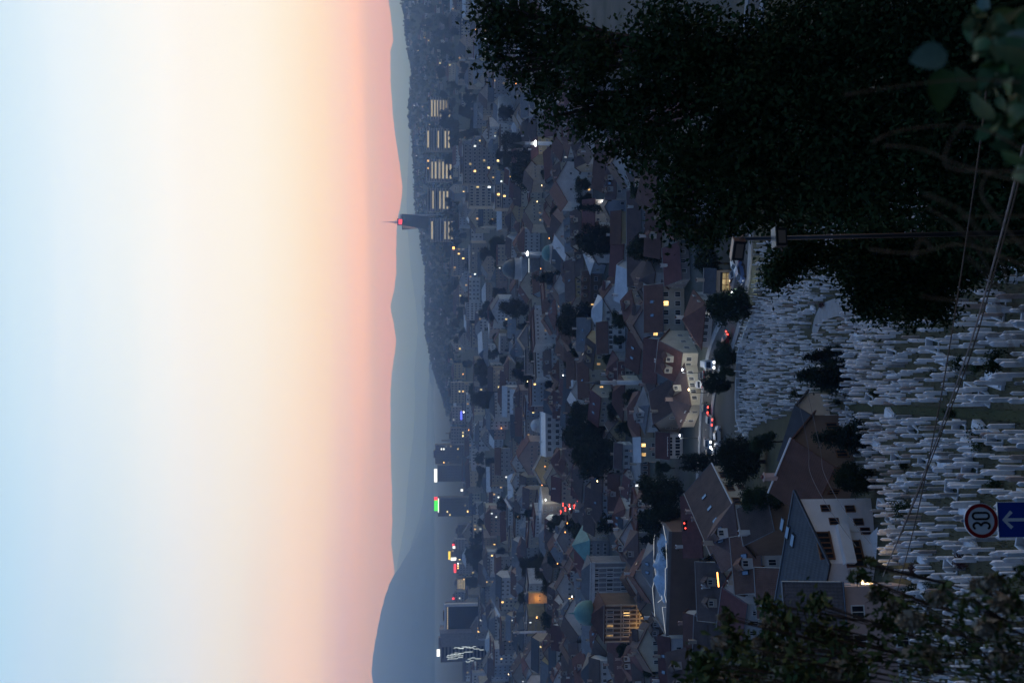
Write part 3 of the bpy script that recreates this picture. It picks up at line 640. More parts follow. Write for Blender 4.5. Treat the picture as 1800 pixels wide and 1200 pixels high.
SV = [(.18, .15, 1.4, 1.12, .20, 0), (.21, .16, 1.55, 1.10, .22, 0), (.17, .14, 1.2, 1.14, .18, 0), (.27, .12, 1.35, 1.05, .18, 1), (.19, .16, 1.75, 1.10, .24, 0)]
STONES = [(stone_mesh(v, m), m) for v in SV for m in ('stone', 'stone_grey', 'stone_pink')]
kb = MB()
for x0, x1, y0, y1 in ((-.42, .42, -.1, -.02), (-.42, .42, 1.5, 1.58), (-.42, -.34, -.02, 1.5), (.34, .42, -.02, 1.5)): kb.box(x0, x1, y0, y1, -.6, .12)
KERB = kb.mesh('grave_kerb', M['kerb_stone'])
kb2 = MB(); kb2.box(-.4, .4, .1, 1.6, -.6, .16); kb2.box(-.3, .3, .22, 1.48, .16, .26); PLATE = kb2.mesh('grave_slab', M['kerb_stone'])
cand = []
Yc = 46.0; row = 0; rg = random.Random(4)
while Yc < 200:
    xx = -.42 * Yc - 6 + rg.uniform(0, 1)
    while xx < .36 * Yc + 8:
        X = xx + rg.gauss(0, .08); Y = Yc + rg.gauss(0, .17) + .12 * X * math.sin(row * .7) * .3
        xx += rg.choice([.5, .62, .75, .9, 1.1, 1.5, 2.2])
        Z = gz(X, Y); px, py, dep = proj((X, Y, Z))
        if not inpoly(px, py, CEM): continue
        if min((q.x - X) ** 2 + (q.y - Y) ** 2 for q in GP) < .5 ** 2: continue
        t_ = (Y - a0.y) / (a1.y - a0.y)
        if abs(X - (a0.x + (a1.x - a0.x) * t_)) < .45 and Y < a0.y + 1: continue
        if min((q.x - X) ** 2 + (q.y - Y) ** 2 for q in CP) < 1.5 ** 2: continue
        if on_road(X, Y, 6.2): continue
        cand.append((dep, X, Y, Z, px, py))
    Yc += rg.choice([1.15, 1.4, 1.65]); row += 1
HOUSEZONE = []
def near_houses(X, Y): return any((X - x) ** 2 + (Y - y) ** 2 < r * r for x, y, r in HOUSEZONE)

# ------------------------------------------------------------------ houses beside the cemetery
def zone(x, y, r): HOUSEZONE.append((x, y, r)); OCC.append((x, y, r))
def plane_pt(x, y, A, B):
    """where the line of sight through photo pixel (x, y) meets the upright wall plane through A and B"""
    d = P(x, y, 1.0); n = Vector((B[1] - A[1], -(B[0] - A[0]), 0)); s = (A[0] * n.x + A[1] * n.y) / (d.x * n.x + d.y * n.y); return d * s
# white house with the slate roof
A = P(1402, 877, 100); B = P(1456, 990, 96.5); A2 = Vector((A.x + .4, A.y, 0))
back = Vector((-13.5, 6.0, 0)); C = B + back; D = A + back
g0 = min(gz(A.x, A.y), gz(B.x, B.y)) - .5
wh = empty('white_house', (B.x, B.y, g0), 0, 'white rendered house with dark slate roof and three skylights', 'house'); O = Vector((B.x, B.y, g0))
mb = MB(); mb.prism([(p - O)[:2] for p in (B, A, D, C)], -3, [(p - O).z for p in (B, A, D, C)]); mb.ob('wall', M['wall_bright'], wh)
zone((A.x + C.x) / 2, (A.y + C.y) / 2, 8.5); zone(A.x - 2.5, A.y, 4); zone(B.x, B.y + 1, 4)
e1 = (A - B).normalized(); e2 = back.normalized(); ov = .55
rq = [B - e1 * ov - e2 * ov, A + e1 * ov - e2 * ov, D + e1 * ov + e2 * .3, C - e1 * ov + e2 * .3]
nrm = (rq[1] - rq[0]).cross(rq[3] - rq[0]).normalized()
mb = MB(); mb.add([(p - O) + nrm * .26 for p in rq] + [(p - O) + nrm * .03 for p in rq], [(0, 1, 2, 3), (7, 6, 5, 4), (0, 4, 5, 1), (1, 5, 6, 2), (2, 6, 7, 3), (3, 7, 4, 0)]); rf = mb.ob('roof', M['roof_slate'], wh)
for (p, q) in ((rq[1], rq[2]), (rq[0], rq[1])):
    mb = MB(); mb.tube([(p - O) + nrm * .3, (q - O) + nrm * .3], .07, 5); mb.ob('roof_edge', M['metal_grey'], rf)
rot = Matrix((e2 * -1, nrm.cross(e2 * -1), nrm)).transposed().to_4x4()
for (x_, y_) in ((1376, 921), (1385, 935), (1394, 949)):
    d_ = P(x_, y_, 1.0); c = d_ * ((rq[0] + nrm * .26).dot(nrm) / d_.dot(nrm)) - O + nrm * .02
    s_ = ob('skylight', SKY, rf); s_.matrix_local = Matrix.Translation(c) @ rot @ Matrix.Diagonal((1.55, .5, 1, 1))
wa = math.atan2((A - B).y, (A - B).x)
def wall_win(root, O, x, y, w, h, A, B, style='dark', name='window', dy=0):
    p = plane_pt(x, y, A, B) - O; o = ob(name, WIN[style], root, (p.x, p.y, p.z - h / 2), wa, (w, 1.4, h)); return o
for x, y in ((1451, 893), (1494, 894), (1466, 916), (1509, 917), (1521, 933)): wall_win(wh, O, x, y, .72, 1.0, A, B, 'wood')
nb = Vector((e1.y, -e1.x, 0)).normalized(); nb = nb if nb.y < 0 else -nb
for (x0, x1, y0, y1, k) in ((1436, 1463, 936, 982, 5), (1483, 1517, 951, 996, 4)):          # loggias: flat dark panels for the shade inside, behind wooden posts
    q0, q1 = plane_pt((x0 + x1) / 2 - 8, y0, A, B) - O, plane_pt((x0 + x1) / 2 + 8, y1, A, B) - O
    zc = (q0.z + q1.z) / 2; hh = (x1 - x0) * .028; mb = MB(); ex = Vector((e1.x, e1.y, 0)).normalized(); L = (q0 - q1).xy.length
    c = Vector(((q0.x + q1.x) / 2, (q0.y + q1.y) / 2, zc))
    def bx(a, b, z0, z1, d0, d1):
        pp = [c + ex * a + nb * d0, c + ex * b + nb * d0, c + ex * b + nb * d1, c + ex * a + nb * d1]; return [p[:2] for p in pp], c.z + z0, c.z + z1
    mb.prism(*bx(-L / 2, L / 2, -hh, hh, .02, .05)); lo = mb.ob('loggia_shade_panel', M['glass'], wh)
    for i in range(k + 1):
        a = -L / 2 + L * i / k; mb = MB(); mb.prism(*bx(a - .06, a + .06, -hh, hh, .055, .2)); mb.ob('post', M['wood'], lo)
    for z in (-hh, hh - .12): mb = MB(); mb.prism(*bx(-L / 2 - .1, L / 2 + .1, z, z + .14, .055, .24)); mb.ob('rail', M['wood'], lo)
mb = MB(); q0, q1 = plane_pt(1470, 925, A, B) - O, plane_pt(1500, 992, A, B) - O                 # projecting white band between the loggias
mb.prism([p[:2] for p in (q1 - nb * .3, q0 - nb * .3, q0 + nb * .7, q1 + nb * .7)], (q0.z + q1.z) / 2 - .55, (q0.z + q1.z) / 2 + .55); mb.ob('balcony_front', M['wall_bright'], wh)
p0 = plane_pt(1530, 940, A, B) + nb * 2.2; p1 = p0 - Vector((e1.x, e1.y, 0)).normalized() * 6.5     # low annex along the graves
mb = MB(); a_, b_ = p0 - O, p1 - O; mb.prism([p[:2] for p in (b_, a_, a_ - nb * 2.6, b_ - nb * 2.6)], -4, a_.z + .1); an = mb.ob('annex', M['wall_bright'], wh)
for i in range(5):
    p = p0.lerp(p1, .1 + .19 * i) - O; ob('window', WIN['dark'], an, (p.x, p.y, p.z - 1.15), wa, (.45 if i != 2 else .6, 1, .55))
mb = MB(); mb.tube([(plane_pt(1475, 934, A, B) - O) + nb * .08, (plane_pt(1549, 934, A, B) - O) + nb * .08], .05, 6); mb.ob('drainpipe', M['metal_white'], wh)
# wooden house with the red-brown roof, between the conifers
p = Vector((-14.2, 113.5, 0)); p.z = gz(p.x, p.y); zone(p.x, p.y, 6)
h3 = house('wooden_house', 'brown timber house with red-brown hipped roof beside the slate-roofed white house', p, R(-46), 9.4, 7.2, 4.2, 'gable', 3.4, 'brown', 'roof_red', front=(3, 1), right=(3, 1), left=None, style='wood', chim=1, lit=0)
mb = MB(); mb.tube([(-5.1, 0, 7.68), (5.1, 0, 7.68)], .11, 5); mb.ob('ridge_cap', M['metal_white'], h3)
p = Vector((-11.5, 124.5, 0)); p.z = gz(p.x, p.y); zone(p.x, p.y, 6)
house('garden_shed', 'low brown shed with dark gabled roof near the big conifer', p, R(-40), 9, 5, 2.6, 'gable', 2.2, 'beige', 'roof_slate', front=(3, 1), right=None, left=None, lit=0, chim=0, style='wood', cat='shed')
# house with orange wooden windows along the lane
p = Vector((-34.6, 191.5, 0)); p.z = gz(p.x, p.y); zone(p.x, p.y, 11)
h1 = house('lane_house', 'cream house with orange timber windows and brown roof with three skylights', p, R(66), 20, 13, 4.9, 'gable', 4.4, 'cream', 'roof_brown', front=None, right=None, left=(2, 1), lit=0, chim=2, sky=3, trim=True)
for i in range(4): ob('window', WIN['wood'], h1, (-7.2 + 4.6 * i, -6.5, 2.3), 0, (2.3, 1.6, 1.5))
for i in range(4): ob('window', WIN['wood'], h1, (-7.0 + 4.6 * i, -6.5, .2), 0, (1.6, 1.6, 1.4))
mb = MB(); mb.box(-10.2, 10.2, -7.2, -7.0, 4.45, 4.62); mb.ob('gutter', M['metal_white'], h1)
near = [  # label, ridge, eave, base, y0, y1, yaw, kw
    ('brown house with hipped roof and two small skylights under the traffic light', 1212, 1285, 1345, 912, 1000, R(24), dict(roof='hip', wall='white', rf='roof_brown', sky=2, front=(3, 1), lit=0, depth=11, dorm=1)),
    ('brown-roofed house with two slim skylights beside the orange-lit window', 1268, 1328, 1378, 960, 1048, R(18), dict(wall='white', rf='roof_red', sky=2, front=(3, 1), lit=0, depth=9, dorm=1)),
    ('brown-roofed house tucked behind the white slate-roofed house', 1290, 1345, 1400, 905, 965, R(35), dict(wall='brown', rf='roof_brown', front=None, right=None, left=None, lit=0, depth=9)),
    ('red-brown roofed house with white wall near the left frame edge', 1252, 1300, 1345, 1040, 1115, R(-22), dict(wall='white', rf='roof_red', front=(3, 1), lit=0, depth=9)),
    ('long dark brown roof below the strip-lit terrace', 1190, 1262, 1300, 1098, 1230, R(-8), dict(wall='beige', rf='roof_brown', front=(4, 1), lit=0, depth=12)),
    ('broad brown roof in front of the plastic-covered terrace', 1198, 1268, 1312, 1004, 1096, R(9), dict(wall='beige', rf='roof_brown', front=(3, 1), lit=0, depth=12, dorm=2)),
    ('brown house with white-framed windows half hidden by the leafy bush', 1395, 1462, 1600, 1062, 1230, R(12), dict(wall='pink', rf='roof_brown', front=(3, 2), lit=0, depth=9, ww=1.1, wh=1.1)),
    ('low white house under the brown roofs left of the slate house', 1330, 1370, 1430, 1015, 1090, R(10), dict(wall='white', rf='roof_red', front=(3, 1), lit=0, depth=8)),
]
for lab, xr, xe, xb, y0, y1, yaw, k in near:
    o = hpx('town_house', lab, xr, xe, xb, y0, y1, yaw, **k); HOUSEZONE.append((o.location.x, o.location.y, OCC[-1][2] + .5))
p = G(1263, 1003); p = P(1262, 1018, 168); lo = MB(); lo.box(-1.2, 1.2, -.05, .05, -.09, .09); tag(lo.ob('lit_sign', M['lamp_orange'], None, p, R(20)), 'slim orange glowing light strip under a dark eave', 'light')

# ------------------------------------------------------------------ gravestones
cand = [c for c in cand if not near_houses(c[1], c[2])]
TREEHOLES = []
def put_stone(c, single):
    dep, X, Y, Z, px, py = c; r = random.Random(int(X * 1000) * 7919 + int(Y * 1000))
    mi = r.choices([0, 1, 2], [.80, .14, .06])[0]; vi = r.choices(range(5), [.40, .26, .14, .07, .13])[0]
    return vi * 3 + mi, r.uniform(.82, 1.15), R(-14 + r.gauss(0, 4)), R(r.gauss(0, 1.0)), R(r.gauss(0, 1.0)), r
vis = sorted([c for c in cand if -10 < c[4] < 1815 and -15 < c[5] < 1215 and not (c[5] < 400 and c[4] < 1790)], key=lambda c: c[0]); ind = set(id(c) for c in vis[:300])
SN = ['white', 'grey', 'beige']
allV, allF, allM = [], [], []; nv = 0; kV = []; kF = []; nk = 0
for c in cand:
    si, sc, rz, rx, ry, r = put_stone(c, True); (mbs, me), mt = STONES[si]
    dep, X, Y, Z, px, py = c
    if id(c) in ind:
        t_ = (Y - a0.y) / (a1.y - a0.y); side = 'left of the grass path' if X < a0.x + (a1.x - a0.x) * t_ else 'right of the grass path'
        z_ = 'nearest the camera' if Y < 62 else ('in the middle rows' if Y < 74 else 'in the rows farther down')
        sh = ['short pointed', 'pointed', 'small pointed', 'round-topped flat', 'tall pointed'][si // 3]
        g = ob('gravestone', me, None, (X, Y, Z), rz, (sc, sc, sc)); g.rotation_euler = (rx, ry, rz)
        tag(g, f'{sh} {SN[si % 3]} gravestone {z_} {side}', 'gravestone', f'{SN[si % 3]} {sh} gravestones {z_} {side}')
        q = r.random()
        if q < .09: ob('grave_kerb', KERB, g)
        elif q < .11: ob('grave_slab', PLATE, g)
    else:
        mtx = Matrix.Translation((X, Y, Z)) @ Matrix.Rotation(rz, 4, 'Z') @ Matrix.Rotation(rx, 4, 'X') @ Matrix.Scale(sc, 4)
        allV += [tuple(mtx @ Vector(v)) for v in mbs.V]; allF += [tuple(i + nv for i in f) for f in mbs.F]; allM += [si % 3] * len(mbs.F); nv = len(allV)
        if r.random() < .07:
            src_ = kb if r.random() < .75 else kb2
            allV += [tuple(mtx @ Vector(v)) for v in src_.V]; allF += [tuple(i + nv for i in f) for f in src_.F]; allM += [3] * len(src_.F); nv = len(allV)
mb = MB(); mb.V, mb.F, mb.M = allV, allF, allM
tag(mb.ob('gravestones', [M['stone'], M['stone_grey'], M['stone_pink'], M['kerb_stone']]), 'dense field of small white gravestones farther down the slope', 'gravestones', kind='stuff')
# long grass between the graves
r = np.random.default_rng(8); n = 26000; Yg = 44 + 80 * r.random(n) ** 1.3; Xg = r.uniform(-.42, .36, n) * Yg; Zg = ground(Xg, Yg)
hh = r.uniform(.10, .34, n); dx = r.normal(size=n) * .1; dy = r.normal(size=n) * .1; w = .02 + .012 * r.random(n); an_ = r.uniform(0, 6.28, n)
V = np.stack([np.stack([Xg - w * np.cos(an_), Yg - w * np.sin(an_), Zg - .03], 1), np.stack([Xg + w * np.cos(an_), Yg + w * np.sin(an_), Zg - .03], 1), np.stack([Xg + dx, Yg + dy, Zg + hh], 1)], 1).reshape(-1, 3)
mat('grass', (.05, .06, .025), .95, .5, .7)
tag(ob('grass', np_mesh('grass', V, np.arange(3 * n).reshape(n, 3), M['grass'])), 'unmown grass between the graves on the slope', 'grass', kind='stuff')
print('stones', len(cand), 'visible', len(vis))

# ------------------------------------------------------------------ old town: buildings that stand out
def H(label, xr, xe, xb, y0, y1, yaw=0, name='town_house', **k): return hpx(name, label, xr, xe, xb, y0, y1, R(yaw), **k)
H('pale grey gabled house with tall blank gable and red roof edge', 974, 995, 1042, 288, 357, 4, along='y', wall='white', rf='roof_red', front=(2, 3), right=None, left=None, lit=.15, ww=1., wh=1., depth=20)
H('long brown roof with low blue-white wall beside the round dark tree', 1100, 1124, 1147, 335, 500, 3, wall='blue', rf='roof_brown', front=(7, 1), lit=0)
H('greenish two-storey house with white-framed windows and red roof with two skylights', 1128, 1161, 1203, 503, 582, 2, wall='cream', rf='roof_red', front=(4, 2), right=(2, 2), sky=2, lit=.12, ww=1.3, wh=1.5)
H('broad red-brown hipped roof behind the round tree by the street', 1196, 1232, 1252, 522, 598, -20, roof='hip', wall='white', rf='roof_red', front=(5, 1), lit=.1)
H('small red-roofed house right of the dark round tree', 1163, 1192, 1212, 435, 500, 15, wall='grey', rf='roof_red', front=(3, 1), lit=0)
H('brown terrace house with row of dormer-like windows', 1020, 1036, 1058, 476, 532, -4, wall='brown', rf='roof_red', front=(3, 1), lit=0, ww=1.6, dorm=3)
H('white five-storey-looking block with small square windows', 1046, 1066, 1099, 568, 622, 6, wall='white', rf='roof_red', front=(5, 2), right=(2, 2), lit=0, ww=1.2)
H('house with wide dormers and red roof above the street bend', 1150, 1192, 1226, 598, 655, -25, wall='cream', rf='roof_red', front=(4, 1), right=(3, 1), lit=.05, dorm=2)
H('large brown roof turned cornerwise with pale ridge lines', 1168, 1205, 1232, 660, 738, 32, wall='cream', rf='roof_brown', roof='hip', front=(5, 1), right=(4, 1), lit=.05, dorm=1)
H('second cornerwise brown roof left of the first', 1140, 1180, 1205, 690, 750, 34, wall='beige', rf='roof_brown', front=(3, 1), right=(3, 1), lit=0)
H('white house with yellow lamp-lit wall among dark roofs', 1068, 1083, 1100, 736, 770, -12, along='y', wall='yellow', rf='roof_brown', front=(1, 1), lit=.3)  # yellow lamplight on the white wall is put into its colour
H('white gable end left of the yellow-lit wall', 1063, 1076, 1092, 752, 792, 10, along='y', wall='white', rf='roof_red', front=None, right=None, left=None, lit=0, chim=0)
H('white house with three square windows in a column', 1078, 1091, 1112, 780, 822, -5, wall='white', rf='roof_brown', front=(3, 1), lit=0)
H('floodlit pale house with bright forecourt wall', 1112, 1124, 1160, 772, 812, 8, wall='cream', rf='roof_white', front=(2, 2), lit=.2)
H('white facade with two wide windows under a red roof by the street', 1150, 1173, 1200, 763, 805, 0, wall='white', rf='roof_red', front=(3, 2), lit=0, ww=1.6)
H('flat-roofed brown block with rooftop skylights', 1108, 1128, 1142, 808, 852, 5, roof='flat', wall='brown', rf='roof_grey', front=(4, 1), lit=.1)
H('narrow grey house with white gable trim below the big trees', 1092, 1104, 1128, 832, 872, -30, wall='grey', rf='roof_red', front=(2, 2), lit=.1)
H('white house with four small windows left of the plain minaret', 1085, 1095, 1115, 638, 664, 6, wall='white', rf='roof_red', front=(2, 3), lit=0)
H('white hall with tall glazed front among trees', 948, 960, 988, 727, 805, 4, wall='white', rf='roof_white', roof='flat', front=(6, 2), lit=.1, ww=2., wh=2.2)
H('teal-roofed palace wing with a long row of windows', 1003, 1034, 1070, 944, 986, -8, wall='grey', rf='roof_copper', roof='hip', front=(5, 3), right=(4, 3), lit=0, cat='building', name='palace')
pal = H('long grey palace with pilasters and pale cornice', 1022, 1038, 1112, 986, 1062, -6, wall='grey', rf='roof_grey', roof='hip', front=(9, 3), right=None, left=None, lit=0, cat='building', name='palace', ww=1.2, wh=2.2)
hall = H('ornate city hall with gold-lit arcades and red roof', 1034, 1062, 1146, 1060, 1122, -4, wall='brown', rf='roof_red', roof='hip', front=(8, 3), right=None, left=None, lit=.12, cat='building', name='city_hall', ww=1.1, wh=2.0, chim=0)
def lights_on(root, pts, e, col):
    for p in pts:
        l = bpy.data.lights.new('floodlight', 'POINT'); l.energy = e; l.color = col; l.shadow_soft_size = .4; ob('floodlight', l, root, p)
def dims(o):
    w = [c for c in o.children if c.name.split('.')[0] == 'wall'][0].data; v = np.zeros(len(w.vertices) * 3); w.vertices.foreach_get('co', v); v = v.reshape(-1, 3); return v.max(0) - v.min(0), v.max(0)
(dd, mx) = dims(hall); W_, D_, H_ = mx[0], mx[1], mx[2]
for z in (H_ * .32, H_ * .64, H_ * .98): mb = MB(); mb.box(-W_ - .3, W_ + .3, -D_ - .35, -D_ - .02, z, z + .35); mb.ob('cornice', M['wall_beige'], hall)
for i in range(9): x = -W_ + 2 * W_ * i / 8; mb = MB(); mb.tube([(x, -D_ - .2, 0), (x, -D_ - .2, H_ * .97)], .28, 8); mb.ob('column', M['wall_beige'], hall)
mb = MB(); mb.lathe([(3.6, 0), (3.6, 1.6), (3.4, 2.6), (2.7, 3.9), (1.5, 4.8), (.3, 5.2), (.12, 6.6), (.02, 7)], 16, 0, (W_ * .1, D_ * .4, H_ + 2.2)); mb.ob('dome', M['roof_copper'], hall, smooth=True)
lights_on(hall, [(-W_ * .6, -D_ - 1.6, 1.2), (W_ * .55, -D_ - 1.6, 1.2)], 420, (1, .58, .16)); lights_on(hall, [(0, -D_ - 2., 5)], 60, (1, .6, .2))
(dd, mx) = dims(pal); W_, D_, H_ = mx
for i in range(10): x = -W_ + 2 * W_ * i / 9; mb = MB(); mb.box(x - .22, x + .22, -D_ - .22, -D_ - .01, 0, H_ * .95); mb.ob('pilaster', M['wall_white'], pal)
mb = MB(); mb.box(-W_ - .4, W_ + .4, -D_ - .45, -D_ - .23, H_ * .9, H_ + .25); mb.ob('cornice', M['wall_white'], pal)
# mosques
def minaret(label, x_tip, x_balc, x_base, y, dia_px, lit=True, m='wall_white'):
    p = G(x_base, y); s = Vector(p).length / FPX; h = (x_base - x_tip) * s; hb = (x_base - x_balc) * s; r = dia_px * s / 2
    HP.append((x_tip, x_base, y - 10, y + 10, p.y)); o = empty('minaret', p, 0, label, 'minaret'); OCC.append((p.x, p.y, 3))
    mb = MB(); mb.lathe([(r * 1.2, -2), (r * 1.2, hb * .08), (r * .98, hb * .13), (r * .9, hb * .95)], 14); mb.ob('shaft', M[m], o, smooth=True)
    mb = MB(); mb.lathe([(r * .9, hb * .94), (r * 1.32, hb), (r * 1.32, hb + r * .6), (r * 1.24, hb + r * .6), (r * 1.24, hb + .1), (r * .7, hb + .1)], 14); mb.ob('balcony', M[m], o)
    mb = MB(); mb.lathe([(r * .78, hb), (r * .74, hb + (h - hb) * .5)], 14); mb.ob('upper_shaft', M[m], o, smooth=True)
    mb = MB(); mb.lathe([(r * .95, hb + (h - hb) * .5), (r * .55, hb + (h - hb) * .72), (.12, h * .985), (.02, h)], 14); mb.ob('spire', M['lead'], o, smooth=True)
    if lit:
        mb = MB(); mb.lathe([(r * 1.35, hb + r * .1), (r * 1.37, hb + r * .3), (r * 1.35, hb + r * .5)], 14); mb.ob('lamp_ring', M['lamp_white'], o)
        lights_on(o, [(0, -r * 3.2, hb + r * 1.2)], 120, (.95, .95, 1))
    return o
minaret('white minaret with brilliant balcony lights beside the dark trees', 903, 943, 983, 253, 7.5)
minaret('slim minaret with lit balcony rising behind the teal dome', 905, 928, 968, 446, 6)
minaret('plain white minaret without lights among red roofs', 1028, 1080, 1142, 672, 8.5, lit=False)
minaret('distant thin minaret beyond the city hall', 895, 912, 960, 1110, 4.5, lit=False)
def domed(label, x_top, x_drum, x_wall, x_base, y0, y1, dm, wm, name='mosque'):
    p = G(x_base, (y0 + y1) / 2); s = Vector(p).length / FPX; r = (y1 - y0) * s / 2; zb, zd, zt = (x_base - x_wall) * s, (x_base - x_drum) * s, (x_base - x_top) * s
    HP.append((x_top, x_base, y0, y1, p.y)); o = empty(name, (p.x, p.y + r, p.z), 0, label, name); OCC.append((p.x, p.y + r, r * 1.3))
    mb = MB(); mb.box(-r * 1.15, r * 1.15, -r * 1.15, r * 1.15, -BASE, zb); mb.ob('wall', M[wm], o)
    mb = MB(); mb.lathe([(r * 1.02, zb), (r * 1.02, zd), (r * .95, zd + .3)], 20); mb.ob('drum', M['wall_white'], o)
    mb = MB(); mb.lathe([(r * .98 * math.cos(a), zd + (zt - zd) * math.sin(a)) for a in [R(q) for q in (0, 12, 25, 38, 50, 62, 74, 84, 88)]] + [(.12, zt + .1), (.1, zt + 1.6), (.01, zt + 2)], 24); mb.ob('dome', M[dm], o, smooth=True)
    for i in range(5): ob('window', WIN['glass'], o, (-r * .8 + 1.6 * r * i / 4, -r * 1.15, zb * .35), 0, (.9, 1.5, 1.8))
    return o
domed('great mosque with dark lead dome on a white drum', 884, 906, 917, 946, 453, 490, 'lead', 'wall_white')
domed('small teal-domed building under the lit minaret', 954, 967, 971, 980, 429, 459, 'roof_copper', 'wall_grey')
domed('pale round-roofed pavilion near the glazed white hall', 934, 944, 950, 962, 737, 760, 'roof_white', 'wall_white', 'pavilion')
pm = G(946, 482); mb = MB(); mb.box(-9.5, 9.5, -4, 4, -2, 6.4); s_ = empty('mosque_porch', (pm.x, pm.y - 2, pm.z), 0, 'low porch with bright white lit roof edge before the great mosque', 'building'); mb.ob('wall', M['wall_grey'], s_); mb = MB(); mb.box(-9.8, 9.8, -4.3, 4.3, 6.4, 7.0); mb.ob('roof', M['lead'], s_); mb = MB(); mb.box(-9.8, 9.8, -4.36, -4.31, 6.5, 6.85); mb.ob('glow_strip', M['strip_far'], s_); OCC.append((pm.x, pm.y, 10))  # glowing strip put in for the light on the white edge
# terrace with blue plastic sheeting and glowing pale roof edges, left
tr_ = H('flat-roofed terrace building heaped with pale blue plastic sheeting', 1148, 1176, 1230, 928, 1108, -7, roof='flat', wall='brown', rf='roof_grey', front=None, right=None, left=None, lit=.0, cat='building', name='terrace_building', chim=0)
(dd, mx) = dims(tr_); W_, D_, H_ = mx
nx, ny = 80, 26; gx, gy = np.meshgrid(np.linspace(-1, 1, nx), np.linspace(-1, 1, ny), indexing='ij'); rn = np.random.default_rng(3)
lump = .35 + sum(rn.uniform(.2, .55) * np.exp(-((gx - rn.uniform(-.95, .95)) ** 2 * rn.uniform(10, 90) + (gy - rn.uniform(-.7, .7)) ** 2 * rn.uniform(2, 9))) for _ in range(34)); lump *= np.clip(1.2 - gx ** 2, 0, 1) * (1 - gy ** 4); lump += rn.normal(size=lump.shape) * .07
V = np.stack([gx * 8.2 + 1.5, gy * 3.4 - .5, H_ + .35 + lump * .95 * (1 - .98 * (np.abs(gx) ** 8)) - .25 * (gx ** 10 + gy ** 10)], -1).reshape(-1, 3); I = np.arange(nx * ny).reshape(nx, ny)
F = np.stack([I[:-1, :-1], I[1:, :-1], I[1:, 1:], I[:-1, 1:]], -1).reshape(-1, 4); tp = ob('plastic_sheeting', np_mesh('plastic_sheeting', V, F, M['tarp'], smooth=True)); tp.location = tr_.location; tp.rotation_euler = tr_.rotation_euler
tag(tp, 'crumpled pale blue plastic sheeting heaped on the flat roof', 'sheeting')
zt = H_ + .75
for pts in ([(-W_, -D_), (-W_ * .55, -D_ * .55), (-W_ * .45, -D_), (-W_ * .28, -D_ * .7), (-W_ * .1, -D_ * .9), (W_ * .2, -D_ * .55), (W_ * .3, -D_ * .9), (W_ * .75, -D_ * .8)], [(-W_, D_ * .6), (-W_ * .5, D_ * .95), (-W_ * .2, D_ * .8), (W_ * .1, D_), (W_ * .5, D_ * .95), (W_ * .95, D_ * .6), (W_, -D_ * .2), (W_ * .8, -D_ * .8)], [(-W_ * .62, D_ * .2), (-W_ * .4, -D_ * .5), (-W_ * .2, D_ * .3), (W_ * .05, D_ * .1)]):
    mb = MB(); mb.tube([(x, y, zt + .25 * math.sin(i * 2.1)) for i, (x, y) in enumerate(pts)], .06, 5); mb.ob('glow_strip', M['glow_strip'], tr_)  # pale metal roof edges, made brighter by an added glow
# traffic light panel
p = P(1207, 923, 214); tl = empty('traffic_light', (p.x, p.y, gz(p.x, p.y)), 0, 'dark traffic light panel with four red lamps above brown roofs', 'traffic light'); hz_ = p.z - gz(p.x, p.y)
mb = MB(); mb.tube([(0, .1, -.3), (0, .1, hz_)], .08, 6); mb.ob('pole', M['metal_dark'], tl); mb = MB(); mb.box(-1.1, 1.1, -.1, .1, hz_ - .8, hz_ + .9); mb.ob('panel', M['metal_dark'], tl)
for x, z in ((-.55, .3), (.5, .55), (.45, -.4), (-.6, -.35)): mb = MB(); mb.lathe([(.17, -.05), (.17, 0), (.05, .05)], 10); q = mb.ob('lamp', M['lamp_red'], tl, (x, -.1, hz_ + z)); q.rotation_euler = (math.pi / 2, 0, 0)
# corner shop, lit
cs = H('corner shop with warm lit open front by the round tree', 1236, 1254, 1290, 474, 512, -6, wall='beige', rf='roof_slate', front=None, right=None, left=None, lit=0, cat='shop', name='corner_shop')
(dd, mx) = dims(cs); W_, D_, H_ = mx
mb = MB(); mb.box(-W_ * .8, W_ * .8, -D_ - .06, -D_ - .02, .3, 2.6); mb.ob('shop_window', M['lit_yellow'], cs)
for i in range(4): mb = MB(); mb.box(-W_ * .8 + W_ * 1.6 * i / 3 - .05, -W_ * .8 + W_ * 1.6 * i / 3 + .05, -D_ - .12, -D_ - .06, .3, 2.6); mb.ob('mullion', M['wood_dark'], cs)
for z in (.9, 1.6): mb = MB(); mb.box(-W_ * .78, W_ * .78, -D_ - .14, -D_ - .065, z, z + .12); mb.ob('shelf', M['wood'], cs)
mb = MB(); mb.box(-W_ * .85, W_ * .85, -D_ - 1.2, -D_ - .02, 2.75, 2.85); mb.ob('awning', M['metal_dark'], cs); lights_on(cs, [(0, -D_ - .8, 2.2)], 50, (1, .75, .4))
